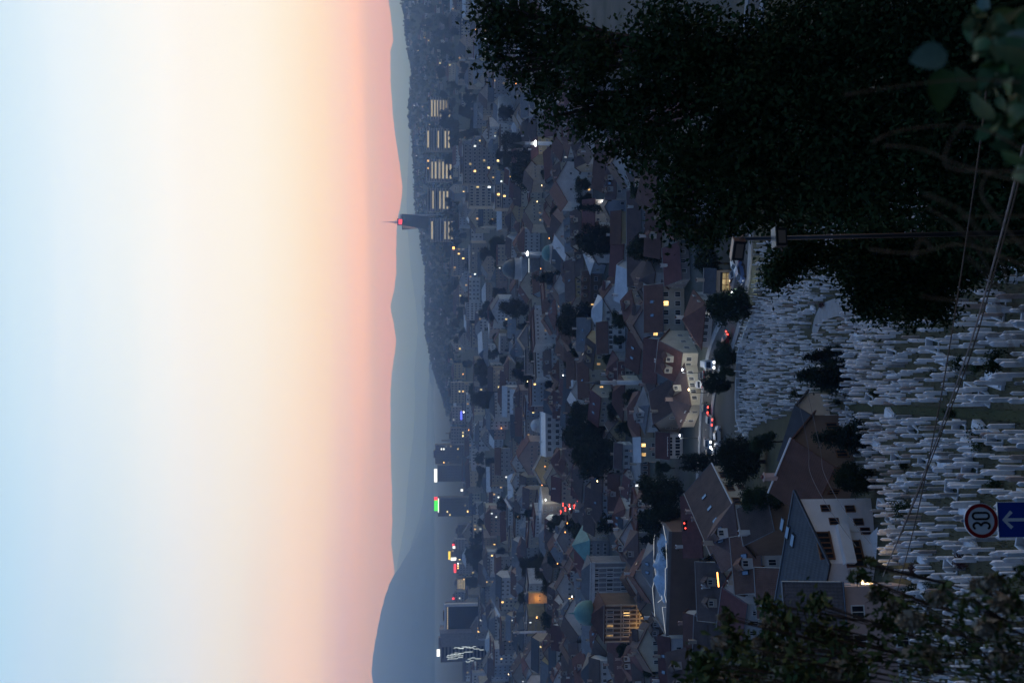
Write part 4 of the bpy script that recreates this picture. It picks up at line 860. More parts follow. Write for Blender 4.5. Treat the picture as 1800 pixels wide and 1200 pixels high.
# street lamps and other lit lamps
for lab, x, y, h, m_, e, c in [('white street lamp flooding the pavement by the round tree', 1326, 520, 4.2, 'lamp_white', 260, (.85, .92, 1)), ('white street lamp at the bend beside the van', 1238, 655, 5, 'lamp_white', 220, (.9, .95, 1)), ('street lamp lighting the pale forecourt', 1158, 785, 4, 'lamp_white', 260, (.9, 1, .92)),
                               ('brilliant white lamp above the traffic queue', 990, 880, 9, 'lamp_white', 500, (.95, .97, 1)), ('white lamp among roofs at the old town edge', 1078, 358, 4, 'lamp_white', 80, (.85, .85, 1)), ('bluish lamp in the lane of white roofs', 1003, 399, 5, 'lamp_white', 80, (.8, .8, 1)),
                               ('warm lamp glowing through the leafy bush', 1575, 1036, 3.0, 'lamp_warm', 60, (1, .7, .35)), ('orange street lamp far left beyond the trees', 968, 1086, 8, 'lamp_orange', 260, (1, .45, .12)), ('warm lamp by the street of shops', 1104, 884, 4, 'lamp_warm', 90, (1, .75, .45)),
                               ('white lamp on the far side of the palace', 1030, 1050, 6, 'lamp_white', 0, None), ('warm street lamp by the dark park', 982, 1000, 6, 'lamp_warm', 120, (1, .6, .3)), ('white lamp left of the city hall', 1145, 1140, 5, 'lamp_white', 60, (1, .95, .8)), ('lamp by the white house among the street trees', 1229, 770, 4.5, 'lamp_white', 120, (1, .95, .9)), ('lamp on the pavement opposite the plain minaret', 1246, 690, 4.5, 'lamp_warm', 120, (1, .85, .6))]:
    q = G(x, y); lamp('street_lamp', lab, q, h, m_, .26 * max(1, q.y / 330), e * 4, c or (1, 1, 1))
# traffic queue far down the street
qn = 0
for x, y in [(992, 884), (996, 893), (1003, 886), (1006, 898), (1012, 890), (1018, 884), (1021, 896), (1027, 889), (1032, 901), (1036, 893), (988, 900), (1014, 904)]:
    car_px(f'{["dark", "silver", "white"][qn % 3]} car with glowing tail lights in the distant traffic queue', x, y, R(85 + qn * 3 % 17), paint=['black', 'silver', 'white'][qn % 3], tail=qn % 4 != 3, head=qn % 4 == 3, name='car', ls=1.9, group=f'{["dark", "silver", "white"][qn % 3]} cars in the far traffic queue'); qn += 1
p = G(985, 878)
# orange floodlit tower
ot = H('orange floodlit square tower behind the palace roofs', 922, 928, 965, 1042, 1060, 5, roof='hip', wall='yellow', rf='roof_slate', front=(2, 1), lit=0, cat='tower', name='lit_tower', depth=6, right=None, left=None, chim=0)
(dd, mx) = dims(ot); lights_on(ot, [(0, -mx[1] - 3, mx[2] * .55)], 450, (1, .42, .08))

# ------------------------------------------------------------------ far city
def tower(name, label, x_top, x_base, y0, y1, Y, wall, depth=22, floors=14, bays=6, litf=.06, yaw=0, cat='office tower', bands=True, bm='glass', kind='band', group=None):
    a = P(x_top, (y0 + y1) / 2, Y); s = Vector(a).length / FPX; w = (y1 - y0) * s; zb = min(P(x_base, (y0 + y1) / 2, Y).z, gz(a.x, Y)); h = a.z - zb
    o = empty(name, (a.x, Y + depth / 2, zb), yaw, label, cat, group); OCC.append((a.x, Y + depth / 2, max(w, depth) * .6))
    mb = MB(); mb.box(-w / 2, w / 2, -depth / 2, depth / 2, -6, h); mb.ob('wall', M['wall_' + wall], o)
    mb = MB(); mb.box(-w / 2 - .3, w / 2 + .3, -depth / 2 - .3, depth / 2 + .3, h, h + .9); mb.box(-w * .2, w * .2, -4, 4, h + .9, h + 3.6); mb.ob('roof', M['roof_grey'], o)
    vis_h = min(h, (x_base - x_top) * s * 1.15); fh = vis_h / floors
    for i in range(floors):
        z = h - vis_h + i * fh + fh * .3
        if kind == 'band': ob('window_band', BAND[random.choice(['glass', 'glass', 'band_lit']) if bm == 'mixed' else 'glass' if bm == 'glass' else random.choice(['band_lit'] * 6 + ['lit_yellow', 'glass', 'glass'])], o, (0, -depth / 2, z), 0, (w * .94, 3, fh * .55))
        if kind == 'grid' or random.random() < litf * 3:
            for j in range(bays):
                if kind == 'grid' or random.random() < litf * 2:
                    L = random.random() < litf; ob('window', WIN[random.choice(['lit_warm', 'lit_yellow', 'lit_cool']) if (L or kind != 'grid') else 'glass'], o, (-w / 2 + w * (j + .5) / bays, -depth / 2 - (.25 if kind == 'band' else 0), z), 0, (w / bays * .62, 1.5, fh * .55))
    return o, w, h, depth
def signbox(o, m, x, z, w, h, d, name='lit_sign'): mb = MB(); mb.box(x - w / 2, x + w / 2, -d / 2 - 1.2, -d / 2 - .35, z - h / 2, z + h / 2); return mb.ob(name, M[m], o)
# twisted tower with antenna
a = P(703, 390, 2300); zb = gz(a.x, 2300); hT = a.z - zb; tw = empty('twisted_tower', (a.x, 2300, zb), 0, 'tallest glass tower with twisted body, red sign and antenna mast', 'tower'); OCC.append((a.x, 2300, 40))
mb = MB(); N = 18; V = []
for i in range(N + 1):
    t = i / N; an_ = R(-32 + 48 * t); hw = 14.6 - 1.2 * t
    for sx, sy in ((-1, -1), (1, -1), (1, 1), (-1, 1)): V.append(((sx * math.cos(an_) - sy * math.sin(an_)) * hw, (sx * math.sin(an_) + sy * math.cos(an_)) * hw, hT * .95 * t))
mb.add(V, [(4 * i + k, 4 * i + (k + 1) % 4, 4 * i + 4 + (k + 1) % 4, 4 * i + 4 + k) for i in range(N) for k in range(4)] + [(4 * N, 4 * N + 1, 4 * N + 2, 4 * N + 3)]); mb.ob('glass_body', M['glass_blue'], tw)
mb = MB(); mb.box(5, 17.5, 0, 14, 0, hT * 1.0); mb.ob('service_core', M['wall_white'], tw); mb = MB(); mb.box(9.2, 11.4, -.4, -.02, 5, hT * .96); mb.ob('core_glazing', M['glass'], tw)
mb = MB(); mb.prism([(-9, -9), (6, -11), (8, 4), (-7, 6)], hT * .951, hT + 6); mb.ob('crown_storey', M['slate'] if 'slate' in M else M['wall_slate'], tw)
mb = MB(); mb.box(-7, 4, -14.9, -13.9, hT - 5, hT + 2.5); mb.ob('lit_sign', M['sign_lit_red'], tw)
mb = MB(); mb.tube([(-1, -1, hT + 6), (-1, -1, hT + 14), (-1, -1, hT + 24), (-1, -1, hT + 40)], [2.2, 1.6, .8, .25], 8); mb.tube([(-4, -1, hT + 6), (-4, -1, hT + 13)], .5, 5); mb.tube([(2, 0, hT + 6), (2, 0, hT + 11)], .5, 5); mb.ob('antenna', M['metal_white'], tw)
ord_ = ['first', 'second', 'third', 'fourth', 'fifth']
for i, (y0, y1, x0, x1, bm_) in enumerate([(172, 210, 757, 783, 'band_lit'), (226, 264, 750, 780, 'band_lit'), (280, 318, 750, 783, 'band_lit'), (331, 371, 752, 784, 'band_lit'), (384, 424, 757, 786, 'band_lit')]):
    lab = ['rightmost striped slab block with every floor lit', 'striped slab block second from the right on the slope', 'middle striped slab block of the five on the slope', 'striped slab block just right of the twisted tower', 'striped slab block left of the twisted tower'][i]
    o, w, h, d = tower('slab_block', lab, x0, x1 + 6, y0, y1, 1900, 'grey', 16, 7, 6, .05, R([4, 2, 0, -2, -4][i]), 'apartment block', bm='band_lit' if i in (0, 1, 2) else 'mixed', group='striped slab blocks on the slope')
    for k in range(8): mb = MB(); mb.box(-w / 2 - .6, w / 2 + .6, -d / 2 - 1.6, -d / 2 - .3, h - k * 4.6 * 1.0 - .5, h - k * 4.6 + .35); mb.ob('balcony_strip', M['trim_white'], o)
T = tower
o, w, h, d = T('office_tower', 'grey office tower with scattered lit windows, right of the white-signed tower', 766, 832, 782, 815, 1750, 'slate', floors=16, bays=7, litf=.10, kind='grid')
o, w, h, d = T('office_tower', 'dark tower with bright white rooftop sign', 770, 840, 818, 846, 1700, 'slate', floors=16, bays=6, litf=.05, kind='grid'); signbox(o, 'sign_lit_white', -3, h + 4, 22, 5, d)
o, w, h, d = T('office_tower', 'dark tower with green and red rooftop sign', 771, 838, 875, 907, 1600, 'slate', floors=15, bays=6, litf=.08, kind='grid')
signbox(o, 'sign_lit_green', 3, h + 4, 17, 6, d); signbox(o, 'sign_lit_red', 13.5, h + 4.5, 5, 5, d); mb = MB(); mb.box(-8, 14, -d / 2 - 1.2, -d / 2 - .5, h - .4, h + .9); mb.ob('lit_sign', M['sign_lit_white'], o)
o, w, h, d = T('office_tower', 'white-framed tower with dark glass screen front', 784, 850, 1066, 1104, 1300, 'slate', 24, 12, 6, .0, bm='glass'); 
mb = MB(); mb.box(-w / 2, w / 2, -d / 2 - .9, -d / 2 - .3, h * .06, h * .97); mb.ob('glass_screen', M['glass_blue'], o)
for x0, x1, z0, z1 in ((-w / 2 - 1, w / 2 + 3, h - .5, h + 2), (w / 2, w / 2 + 3.4, 0, h), (-w / 2 - 1, w / 2 + 3, h * .02, h * .06)): mb = MB(); mb.box(x0, x1, -d / 2 - 2, -d / 2 + 3, z0, z1); mb.ob('frame', M['wall_bright'], o)
for i in range(10): signbox(o, 'band_lit', -w / 2 + w * (i + .5) / 10, h - 2, w / 14, 1.1, d + 1.6, 'parapet_lamp')
o, w, h, d = T('office_tower', 'faceted dark building with zigzag white light strips', 776, 846, 1108, 1162, 1300, 'slate', 24, 13, 6, .0, bm='glass')
mb = MB(); mb.prism([(-w * .02, -d / 2 - 1.2), (w * .42, -d / 2 - 4), (w / 2 + 1, -d / 2), (w / 2, d * .2), (w * .1, d * .3)], h * .06, [h, h + 2, h + 3, h + 2, h]); mb.ob('grey_wing', M['wall_grey'], o)
rz_ = random.Random(9)
for i in range(10):
    x = -w / 2 + w * .55 * (i + .5) / 10; z = rz_.uniform(.06, .6) * h; pts = [(x, -d / 2 - .6, z)]
    while z < h * .9: z += rz_.uniform(3, 7); pts.append((pts[-1][0], -d / 2 - .6, z)); x += rz_.choice([-1.4, 0, 1.4]); z += .8; pts.append((x, -d / 2 - .6, z))
    mb = MB(); mb.tube(pts[:5 + i % 7], .3, 4); mb.ob('glow_strip', M['strip_far'], o)
signbox(o, 'sign_lit_white', -w * .2, h + 4, 9, 4, d)
o, w, h, d = T('office_block', 'hotel with red lettered sign near the wooded ridge', 800, 838, 640, 668, 1900, 'slate', floors=9, bays=6, kind='grid', cat='hotel'); signbox(o, 'sign_lit_red', 0, h * .45, w * .6, 4, d); signbox(o, 'sign_lit_red', 3, h * .25, w * .3, 2.5, d)
o, w, h, d = T('office_block', 'block with glowing blue sign in mid-distance', 795, 840, 715, 745, 1700, 'grey', floors=8, bays=6, kind='grid', litf=.12); signbox(o, 'sign_lit_blue', 0, h * .65, w * .5, 3, d)
o, w, h, d = T('office_block', 'pale stone block with grid of windows above the park', 820, 862, 532, 562, 1250, 'white', floors=6, bays=7, kind='grid', litf=.03)
o, w, h, d = T('office_block', 'long low grey school-like block with yellow light', 796, 822, 436, 484, 1500, 'grey', floors=4, bays=12, kind='grid', litf=.12); signbox(o, 'lamp_orange', w * .5, h - 1, 3, 2.5, d)
o, w, h, d = T('office_block', 'beige block with rows of windows under the ridge', 793, 830, 672, 708, 1500, 'beige', floors=7, bays=8, kind='grid', litf=.1)
o, w, h, d = T('office_block', 'broad grey ministry block right of the church-like front', 815, 880, 254, 322, 1050, 'grey', floors=8, bays=11, kind='grid', litf=.06)
o, w, h, d = T('office_block', 'stepped pale block with white attic storey', 825, 880, 326, 362, 1000, 'cream', floors=6, bays=7, kind='grid', litf=.08)
o, w, h, d = T('office_block', 'brown brick block with one orange lit window', 872, 905, 325, 365, 820, 'beige', floors=4, bays=6, kind='grid', litf=.12)
for i, (y0, y1, x0, x1, sg, lab) in enumerate([(922, 945, 805, 855, 'sign_lit_yellow', 'dark block with slim yellow vertical sign'), (948, 966, 800, 850, 'sign_lit_red', 'block with small red sign left of the green-signed tower'), (966, 985, 793, 848, 'sign_lit_yellow', 'block crowned with yellow and white lit signs'), (988, 1008, 803, 850, 'sign_lit_red', 'grey block under a long red rooftop sign'), (1016, 1036, 803, 850, 'band_lit', 'block with ladder of lit floors'), (1040, 1062, 800, 850, 'sign_lit_red', 'grey block with a single red roof light'), (850, 872, 815, 850, 'sign_lit_white', 'low dark block between the two signed towers'), (752, 780, 793, 835, None, 'grey block with two thin chimneys behind')]):
    o, w, h, d = T('office_block', lab, x0, x1, y0, y1, 1650 + 30 * (i % 3), ['slate', 'grey', 'slate', 'grey'][i % 4], 18, 9, 5, .12, kind='grid')
    if sg == 'band_lit':
        for k in range(9): signbox(o, sg, 0, h - 2 - k * 2.6, w * .8, .9, d)
    elif sg: signbox(o, sg, 0, h + 3 if i != 0 else h * .6, w * .75 if i in (2, 3) else 3.5, 3.6 if i not in (0,) else 16, d)
    if i == 2: signbox(o, 'sign_lit_white', -6, h - 4, 5, 9, d)
    if i == 1: signbox(o, 'sign_lit_white', -4, h + 2, 4, 4, d)
for y, x in ((761, 783), (774, 776)):
    a = P(x, y, 2000); mb = MB(); mb.lathe([(1.6, 0), (1.0, a.z - gz(a.x, 2000))], 8); tag(mb.ob('chimney_stack', M['wall_slate'], None, (a.x, 2000, gz(a.x, 2000))), ['thin tall chimney stack against the haze, shorter one', 'thin tall chimney stack against the haze, taller one'][y > 770], 'chimney')

# ------------------------------------------------------------------ trees of the town
for k, xt, xb, y0, y1, lab in [
    ('b', 1243, 1330, 498, 580, 'large round dark tree beside the street and corner shop'), ('b', 1262, 1345, 765, 856, 'broad shaggy tree above the brown-roofed houses'), ('c', 1400, 1492, 628, 695, 'big dark conifer standing alone among the graves'), ('c', 1412, 1480, 606, 650, 'slimmer conifer right behind the lone conifer'),
    ('c', 1432, 1522, 738, 800, 'dark conifer against the timber house'), ('b', 1472, 1538, 803, 874, 'rounded dark tree at the corner of the white house'), ('s', 1562, 1600, 878, 908, 'round clipped shrub among the nearest graves below the white house'), ('s', 1385, 1412, 676, 706, 'small round shrub behind the conifer'),
    ('b', 1103, 1178, 402, 470, 'round dark tree in front of the long brown roof'), ('b', 1012, 1098, 393, 452, 'tall leafy tree behind the long brown roof'), ('b', 975, 1058, 528, 602, 'wide dark tree beside the brown terrace'), ('r', 1065, 1102, 474, 512, 'small tree between the terrace and the two-storey house'),
    ('r', 1074, 1118, 538, 582, 'small tree beside the white square-windowed block'), ('b', 1256, 1298, 598, 646, 'bushy tree on the cemetery side of the bend'), ('b', 1234, 1290, 652, 692, 'tree at the street bend opposite the cemetery'), ('r', 1262, 1300, 640, 668, 'low tree hiding the street bend wall'),
    ('y', 1186, 1268, 796, 808, 'first dark poplar of the row by the lane house'), ('y', 1192, 1268, 806, 818, 'middle dark poplar of the row by the lane house'), ('y', 1190, 1266, 815, 828, 'last dark poplar of the row by the lane house'),
    ('b', 985, 1080, 718, 800, 'big dark park tree below the glazed white hall'), ('b', 1005, 1100, 762, 848, 'big dark park tree nearest the traffic queue'), ('r', 1000, 1065, 700, 745, 'dark tree on the right edge of the park'), ('b', 1118, 1208, 828, 902, 'dark tree beside the lane house roof'), ('b', 1122, 1214, 878, 948, 'dark tree right of the traffic light panel'), ('r', 1048, 1104, 902, 942, 'tree before the teal-roofed palace wing'),
    ('r', 1164, 1225, 942, 1003, 'leafy tree in front of the plastic-covered roof'), ('c', 935, 998, 470, 508, 'dark conifer before the great mosque porch'), ('c', 890, 960, 255, 290, 'conifer beside the lit white minaret'), ('r', 898, 962, 270, 338, 'dark tree below the ministry block'), ('r', 880, 925, 228, 272, 'tree right of the lit white minaret'),
    ('y', 1005, 1088, 360, 373, 'lone cypress behind the gabled grey house'), ('r', 948, 990, 598, 660, 'tree beside the grey roofs in mid town'), ('r', 900, 950, 640, 672, 'tree above the mid town roofs'), ('r', 878, 945, 520, 562, 'tree left of the great mosque dome'), ('w', 980, 1008, 990, 1050, 'black tree behind the palace'), ('w', 955, 1000, 1060, 1120, 'dark tree behind the city hall dome'), ('r', 1085, 1130, 1125, 1160, 'tree left of the city hall')]:
    tree_px(k, xt, xb, y0, y1, lab)
LMF = [(P(780, 191, 1900), 'the rightmost slab block'), (P(780, 245, 1900), 'the second slab block'), (P(780, 299, 1900), 'the middle slab block'), (P(780, 351, 1900), 'the fourth slab block'), (P(780, 390, 2300), 'the twisted tower'), (P(780, 404, 1900), 'the fifth slab block'), (P(800, 654, 1900), 'the red-signed hotel'), (P(800, 730, 1700), 'the blue-signed block'), (P(800, 547, 1250), 'the pale stone block'),
       (P(800, 460, 1500), 'the long low block'), (P(800, 690, 1500), 'the beige block'), (P(830, 288, 1050), 'the grey ministry block'), (P(800, 832, 1700), 'the white-signed tower'), (P(800, 891, 1600), 'the green-signed tower'), (P(800, 976, 1650), 'the yellow-signed block'), (P(800, 1085, 1300), 'the glass-fronted tower'), (P(800, 120, 2500), 'the bare ridge foot')]
def where_far(x, y):
    q, n = min(LMF, key=lambda l: (l[0].x - x) ** 2 + ((l[0].y - y) * .6) ** 2); dx, dy = x - q.x, y - q.y
    return f'{"behind" if dy > abs(dx) else "in front of" if -dy > abs(dx) else "right of" if dx > 0 else "left of"} {n}'
def park(x0, x1, y0, y1, n, hpx_, lab, grp, kinds='rrwr'):
    rr_ = random.Random(int(x0 * 7 + y0))
    for i in range(n):
        p = G(rr_.uniform(x0, x1), rr_.uniform(y0, y1)); s = Vector(p).length / FPX; h = hpx_ * s * rr_.uniform(.75, 1.2); kd = rr_.choice(kinds); wf_ = ' ' + where_far(p.x, p.y) if p.y > 850 else ''; tree(kd, p, h, h * rr_.uniform(.75, 1.05), ('tall ' if h > hpx_ * s else 'low ') + (f'dark tree of the {grp}{wf_}' if wf_ and len((grp + wf_).split()) < 12 else f'dark tree{wf_}' if wf_ else lab), (grp if len((grp + wf_).split()) < 12 else 'dark trees') + wf_, rng=rr_); OCC.append((p.x, p.y, h * .25))
park(868, 905, 425, 560, 16, 32, 'dark park tree between the great mosque and the long low block', 'park trees behind the mosque')
park(850, 895, 640, 725, 14, 34, 'dark tree in the grove under the beige block', 'grove under the ridge')
park(845, 868, 912, 1030, 18, 30, 'dark tree in the long wood left of the signed towers', 'wood below the towers')
park(855, 880, 770, 850, 8, 24, 'street tree below the office towers', 'trees below the towers')
park(870, 930, 180, 300, 14, 30, 'dark tree among pale blocks near the right-hand slope', 'trees on the right slope')
park(790, 850, 20, 240, 34, 24, 'dark tree among houses on the wooded right-hand slope', 'trees on the wooded slope')
park(795, 815, 210, 450, 18, 20, 'tree between the striped slab blocks', 'trees between the slabs')
park(800, 850, 380, 640, 26, 22, 'distant tree in front of the far slope', 'distant valley trees')
park(990, 1060, 905, 945, 5, 40, 'dark tree along the queue of cars', 'trees along the traffic queue')
park(1240, 1300, 380, 470, 6, 60, 'dark tree behind the lamp post by the street', 'trees right of the corner shop')
park(930, 985, 560, 700, 9, 34, 'dark tree among mid-town roofs left of the great mosque', 'mid-town trees')
park(1000, 1050, 300, 400, 5, 40, 'dark tree near the gabled grey house', 'trees near the gabled house')
park(945, 1000, 955, 1060, 9, 34, 'dark tree in the gardens behind the palace', 'palace garden trees')
park(900, 945, 860, 960, 7, 28, 'dark tree below the signed towers', 'trees in the left mid-town')
park(990, 1040, 610, 700, 6, 36, 'dark tree right of the big park trees', 'trees right of the park')
park(880, 915, 560, 640, 7, 30, 'dark tree beyond the grey mid-town roofs', 'trees beyond mid-town')
park(1085, 1110, 560, 720, 5, 34, 'courtyard tree between red roofs by the plain minaret', 'courtyard trees')
for a_ in (('r', 1300, 1392, 850, 905, 'dark tree between the lane house and the slate roofs'), ('r', 1312, 1380, 752, 800, 'dark tree on the lawn beside the retaining wall')): tree_px(*a_)
# shrubs among the graves
rr_ = random.Random(31)
for i, (x, y) in enumerate([(1470, 620), (1655, 660), (1730, 645), (1500, 560), (1560, 1000), (1590, 985), (1625, 1005), (1640, 1010), (1615, 1040), (1700, 985), (1655, 1045), (1760, 855), (1735, 770), (1450, 535), (1480, 705), (1545, 690), (1700, 640), (1770, 640), (1660, 1090), (1730, 1130), (1420, 480), (1680, 725), (1600, 820)]):
    p = G(x, y); s = rr_.uniform(.7, 1.25); tree('sr' if i in (0, 6, 9, 13) else 's', p, 1.3 * s, 1.4 * s, ('dark red shrub between white gravestones' if i in (0, 6, 9, 13) else 'green shrub growing between white gravestones'), 'red shrubs among the graves' if i in (0, 6, 9, 13) else 'green shrubs among the graves', rng=rr_)

# ------------------------------------------------------------------ the rest of the town
def free(x, y, r): return all((x - a) ** 2 + (y - b) ** 2 > (r + c) ** 2 for a, b, c in OCC)
LM = [(G(1142, 672), 'the plain white minaret'), (G(983, 253), 'the brightly lit minaret'), (G(946, 470), 'the great mosque'), (G(1146, 1090), 'the city hall'), (G(1203, 540), 'the greenish two-storey house'), (G(1232, 700), 'the cornerwise brown roof'), (G(1042, 320), 'the gabled grey house'), (G(1010, 890), 'the traffic queue'),
      (G(988, 766), 'the glazed white hall'), (G(1160, 790), 'the floodlit forecourt'), (G(1147, 415), 'the long brown roof'), (G(1065, 965), 'the teal-roofed palace'), (G(1236, 1070), 'the plastic-covered terrace'), (G(965, 1050), 'the orange lit tower'), (G(1098, 595), 'the white square-windowed block')]
def where(x, y):
    q, n = min(LM, key=lambda l: (l[0].x - x) ** 2 + (l[0].y - y) ** 2); dx, dy = x - q.x, y - q.y
    return f'{"behind" if dy > abs(dx) else "in front of" if -dy > abs(dx) else "right of" if dx > 0 else "left of"} {n}'
used = {}
rh_ = random.Random(77); nh = 0; tries = 0
WN = dict(white='white', cream='cream', grey='grey', yellow='ochre', beige='beige', pink='pinkish', blue='bluish'); RN = dict(roof_red='red', roof_brown='brown', roof_grey='grey', roof_slate='dark', roof_white='pale')
bands = [(212, 330, 95, (9, 14.5), (7, 10), (4.2, 7)), (330, 520, 150, (10, 18), (8, 12), (5, 9)), (520, 780, 150, (11, 20), (9, 13), (7, 12)), (780, 1150, 120, (14, 26), (11, 16), (9, 17)), (1150, 1750, 110, (20, 40), (13, 18), (10, 20))]
for bi, (Y0, Y1, n, wr, dr, hr) in enumerate(bands):
    k = 0; tries = 0
    while k < n and tries < n * 60:
        tries += 1
        Y = math.sqrt(rh_.uniform(Y0 * Y0, Y1 * Y1)); X = rh_.uniform(-.36, .36) * Y
        if bi < 2 and X > .24 * Y: continue                       # hidden behind the big tree
        w, d = rh_.uniform(*wr), rh_.uniform(*dr)
        if not free(X, Y, max(w, d) * .46) or on_road(X, Y, 6 + d * .5): continue
        z = gz(X, Y); px, py, _ = proj((X, Y, z))
        if inpoly(px, py, CEM): continue
        h = rh_.uniform(*hr); tp_ = proj((X, Y, z + h * 1.35))[0]; hw_ = w * .55 * FPX / Y
        if any(Y < q[4] and max(0, min(px, q[1]) - max(tp_, q[0])) * max(0, min(py + hw_, q[3]) - max(py - hw_, q[2])) > .12 * (q[1] - q[0]) * (q[3] - q[2]) for q in HP): continue
        wl = rh_.choices(['white', 'cream', 'grey', 'yellow', 'beige', 'pink', 'blue'], [5, 3, 3, 1, 3, 1, 1])[0]
        rf_ = rh_.choices(['roof_red', 'roof_brown', 'roof_grey', 'roof_slate', 'roof_white'], [6, 4, 1, 1, .3] if bi < 2 else [4, 3, 3, 2, 1.2])[0]
        rk = rh_.choices(['gable', 'hip', 'flat'], [6, 3, .5] if bi < 2 else [4, 3, 3])[0]; al = 'y' if rk == 'gable' and rh_.random() < .35 else 'x'
        yaw = R(34 * math.sin(X / 61 + .8) * math.cos(Y / 83 + X / 140) + rh_.choice([0, 0, 0, 18, -22]) + rh_.uniform(-4, 4)); ppm = FPX / Y
        rows = max(1, int(h / 3.1)); cols = max(2, int(w / (2.6 if bi < 3 else 3.6)))
        if bi >= 3: rows = min(rows, 4); cols = min(cols, 6)
        if bi == 4: rows = min(rows, 3); cols = min(cols, 5)
        sz = 1.0 if bi < 3 else 1.5 if bi == 3 else 2.2
        lab0 = f'{WN[wl]} {["house", "house", "town house", "block", "block"][bi]} with {RN[rf_]} {dict(gable="gabled", hip="hipped", flat="flat")[rk]} roof {where(X, Y)}'
        o = house(['town_house', 'town_house', 'tenement', 'apartment_block', 'apartment_block'][bi], lab0, (X, Y, z), yaw, w, d, h, rk, (d if al == 'x' else w) * rh_.uniform(.26, .34) if rk != 'flat' else .5, wl, rf_, along=al, front=(cols, rows), right=(2, rows) if bi < 2 and yaw < 0 else None, left=(2, rows) if bi < 2 and yaw > 0 else None,
                  lit=[.04, .05, .06, .07, .08][bi], ww=sz, wh=sz * 1.3, chim=rh_.choice([0, 1, 1, 2]) if bi < 3 else 0, dorm=rh_.choice([0, 0, 0, 1, 2]) if bi < 2 else 0, sky=rh_.choice([0, 0, 0, 0, 1, 2]) if bi < 2 else 0, rng=rh_, cat='house' if bi < 2 else 'tenement' if bi == 2 else 'apartment block')
        if o['lit'] and rk != 'flat' and len(lab0.split()) < 14: lab0 = lab0.replace(' roof ', ' roof and lit window ')
        o['label'] = lab0; o['group'] = lab0.split(' roof')[0].replace(' house', ' houses').replace(' block', ' blocks') + ' roofs ' + where(X, Y); used[lab0] = used.get(lab0, 0) + 1
        OCC.append((X, Y, max(w, d) * .46)); k += 1; nh += 1
        if rh_.random() < (.30 if bi < 3 else .35):
            a = rh_.uniform(0, 6.28); tx, ty = X + math.cos(a) * (w * .5 + 4), Y + math.sin(a) * (d * .5 + 4)
            if free(tx, ty, 1.5) and not on_road(tx, ty, 5):
                th = rh_.uniform(5, 9) * (1 if bi < 2 else 1.5); tree(rh_.choice('rrrwc'), (tx, ty, gz(tx, ty)), th, th * .8, f'garden tree {where(tx, ty)}', f'garden trees {where(tx, ty)}', rng=rh_); OCC.append((tx, ty, 2))
# small street lamps through the town
ln = 0
while ln < 70:
    Y = 300 * (1900 / 300) ** rh_.random(); X = rh_.uniform(-.34, .34) * Y
    if (Y < 520 and X > .2 * Y) or not free(X, Y, .6): continue
    w_ = where(X, Y); m_ = rh_.choice(['lamp_white', 'lamp_warm', 'lamp_warm', 'lamp_orange']); cn_ = {'lamp_white': 'white', 'lamp_warm': 'warm', 'lamp_orange': 'orange'}[m_]
    lamp('street_lamp', f'small {cn_} street lamp {w_}', (X, Y, gz(X, Y)), rh_.uniform(6, 10), m_, .3 * max(1, Y / 520), 0, group=f'{cn_} street lamps {w_}'); ln += 1; OCC.append((X, Y, .5))
# hillside houses under the ridge
hh_ = MB(); hh_.box(-5, 5, -4, 4, -4, 5.2); HW = {c: hh_.mesh('wall', M['wall_' + c]) for c in ('white', 'cream', 'grey', 'beige')}
HR = {c: roof_mesh('gable', 10, 8, 5.2, 2.6).mesh('roof', M[c]) for c in ('roof_red', 'roof_brown', 'roof_grey')}
cnt = 0
for i in range(1400):
    if cnt >= 190: break
    Y = rh_.uniform(1750, 3050); X = rh_.uniform(-.12, .37) * Y; py = 600 - X / Y * FPX; z = gz(X, Y)
    if z < -80 or not free(X, Y, 12): continue
    px = proj((X, Y, z))[0]
    if rh_.random() > (1.0 if py < 260 else .35): continue
    cl = rh_.choice(list(HW)); rc = rh_.choice(list(HR)); s = rh_.uniform(.8, 1.5); L = rh_.random() < .38
    o = empty('hillside_house', (X, Y, z), R(rh_.uniform(-40, 40)), f'{"larger " if s > 1.15 else ""}{cl} hillside house, {RN[rc]} roof{", lit window," if L else ""} {where_far(X, Y)}', 'house', f'{cl} {RN[rc]}-roofed hillside houses{" with lights" if L else ""} {where_far(X, Y)}'); o.scale = (s, s, s)
    ob('wall', HW[cl], o); ob('roof', HR[rc], o)
    for j in range(2): ob('window', WIN[rh_.choice(['lit_warm', 'lit_yellow', 'lit_cool']) if L and j == 0 else 'glass'], o, (-2 + 4 * j, -4, 1.6), 0, (1.8, 1.4, 2.0))
    OCC.append((X, Y, 7)); cnt += 1
# far woodland reading as one mass along the ridge and slopes
r = np.random.default_rng(12); n = 5200; Yw = r.uniform(1800, 3350, n); Xw = r.uniform(-.25, .45, n) * Yw; Zw = ground(Xw, Yw); keep = (Zw > -84)
ridge = np.abs(Yw - RIDGE_Y) < 0; Xr = np.linspace(-.08, .5, 520) * RIDGE_Y; Yr = RIDGE_Y + r.normal(size=520) * 18; Xw = np.concatenate([Xw[keep], Xr]); Yw = np.concatenate([Yw[keep], Yr]); Zw = ground(Xw, Yw); keep = Zw > -86; Xw, Yw, Zw = Xw[keep], Yw[keep], Zw[keep]
okm = np.ones(len(Xw), bool)
for a, b, c in OCC:
    if b > 1500: okm &= ((Xw - a) ** 2 + (Yw - b) ** 2 > (c + 1) ** 2)
Xw, Yw, Zw = Xw[okm], Yw[okm], Zw[okm]
VV, FF = [], []; m_ = 14; cn = len(Xw); base = r.normal(size=(cn, m_, 3)); base /= np.linalg.norm(base, axis=2)[:, :, None]
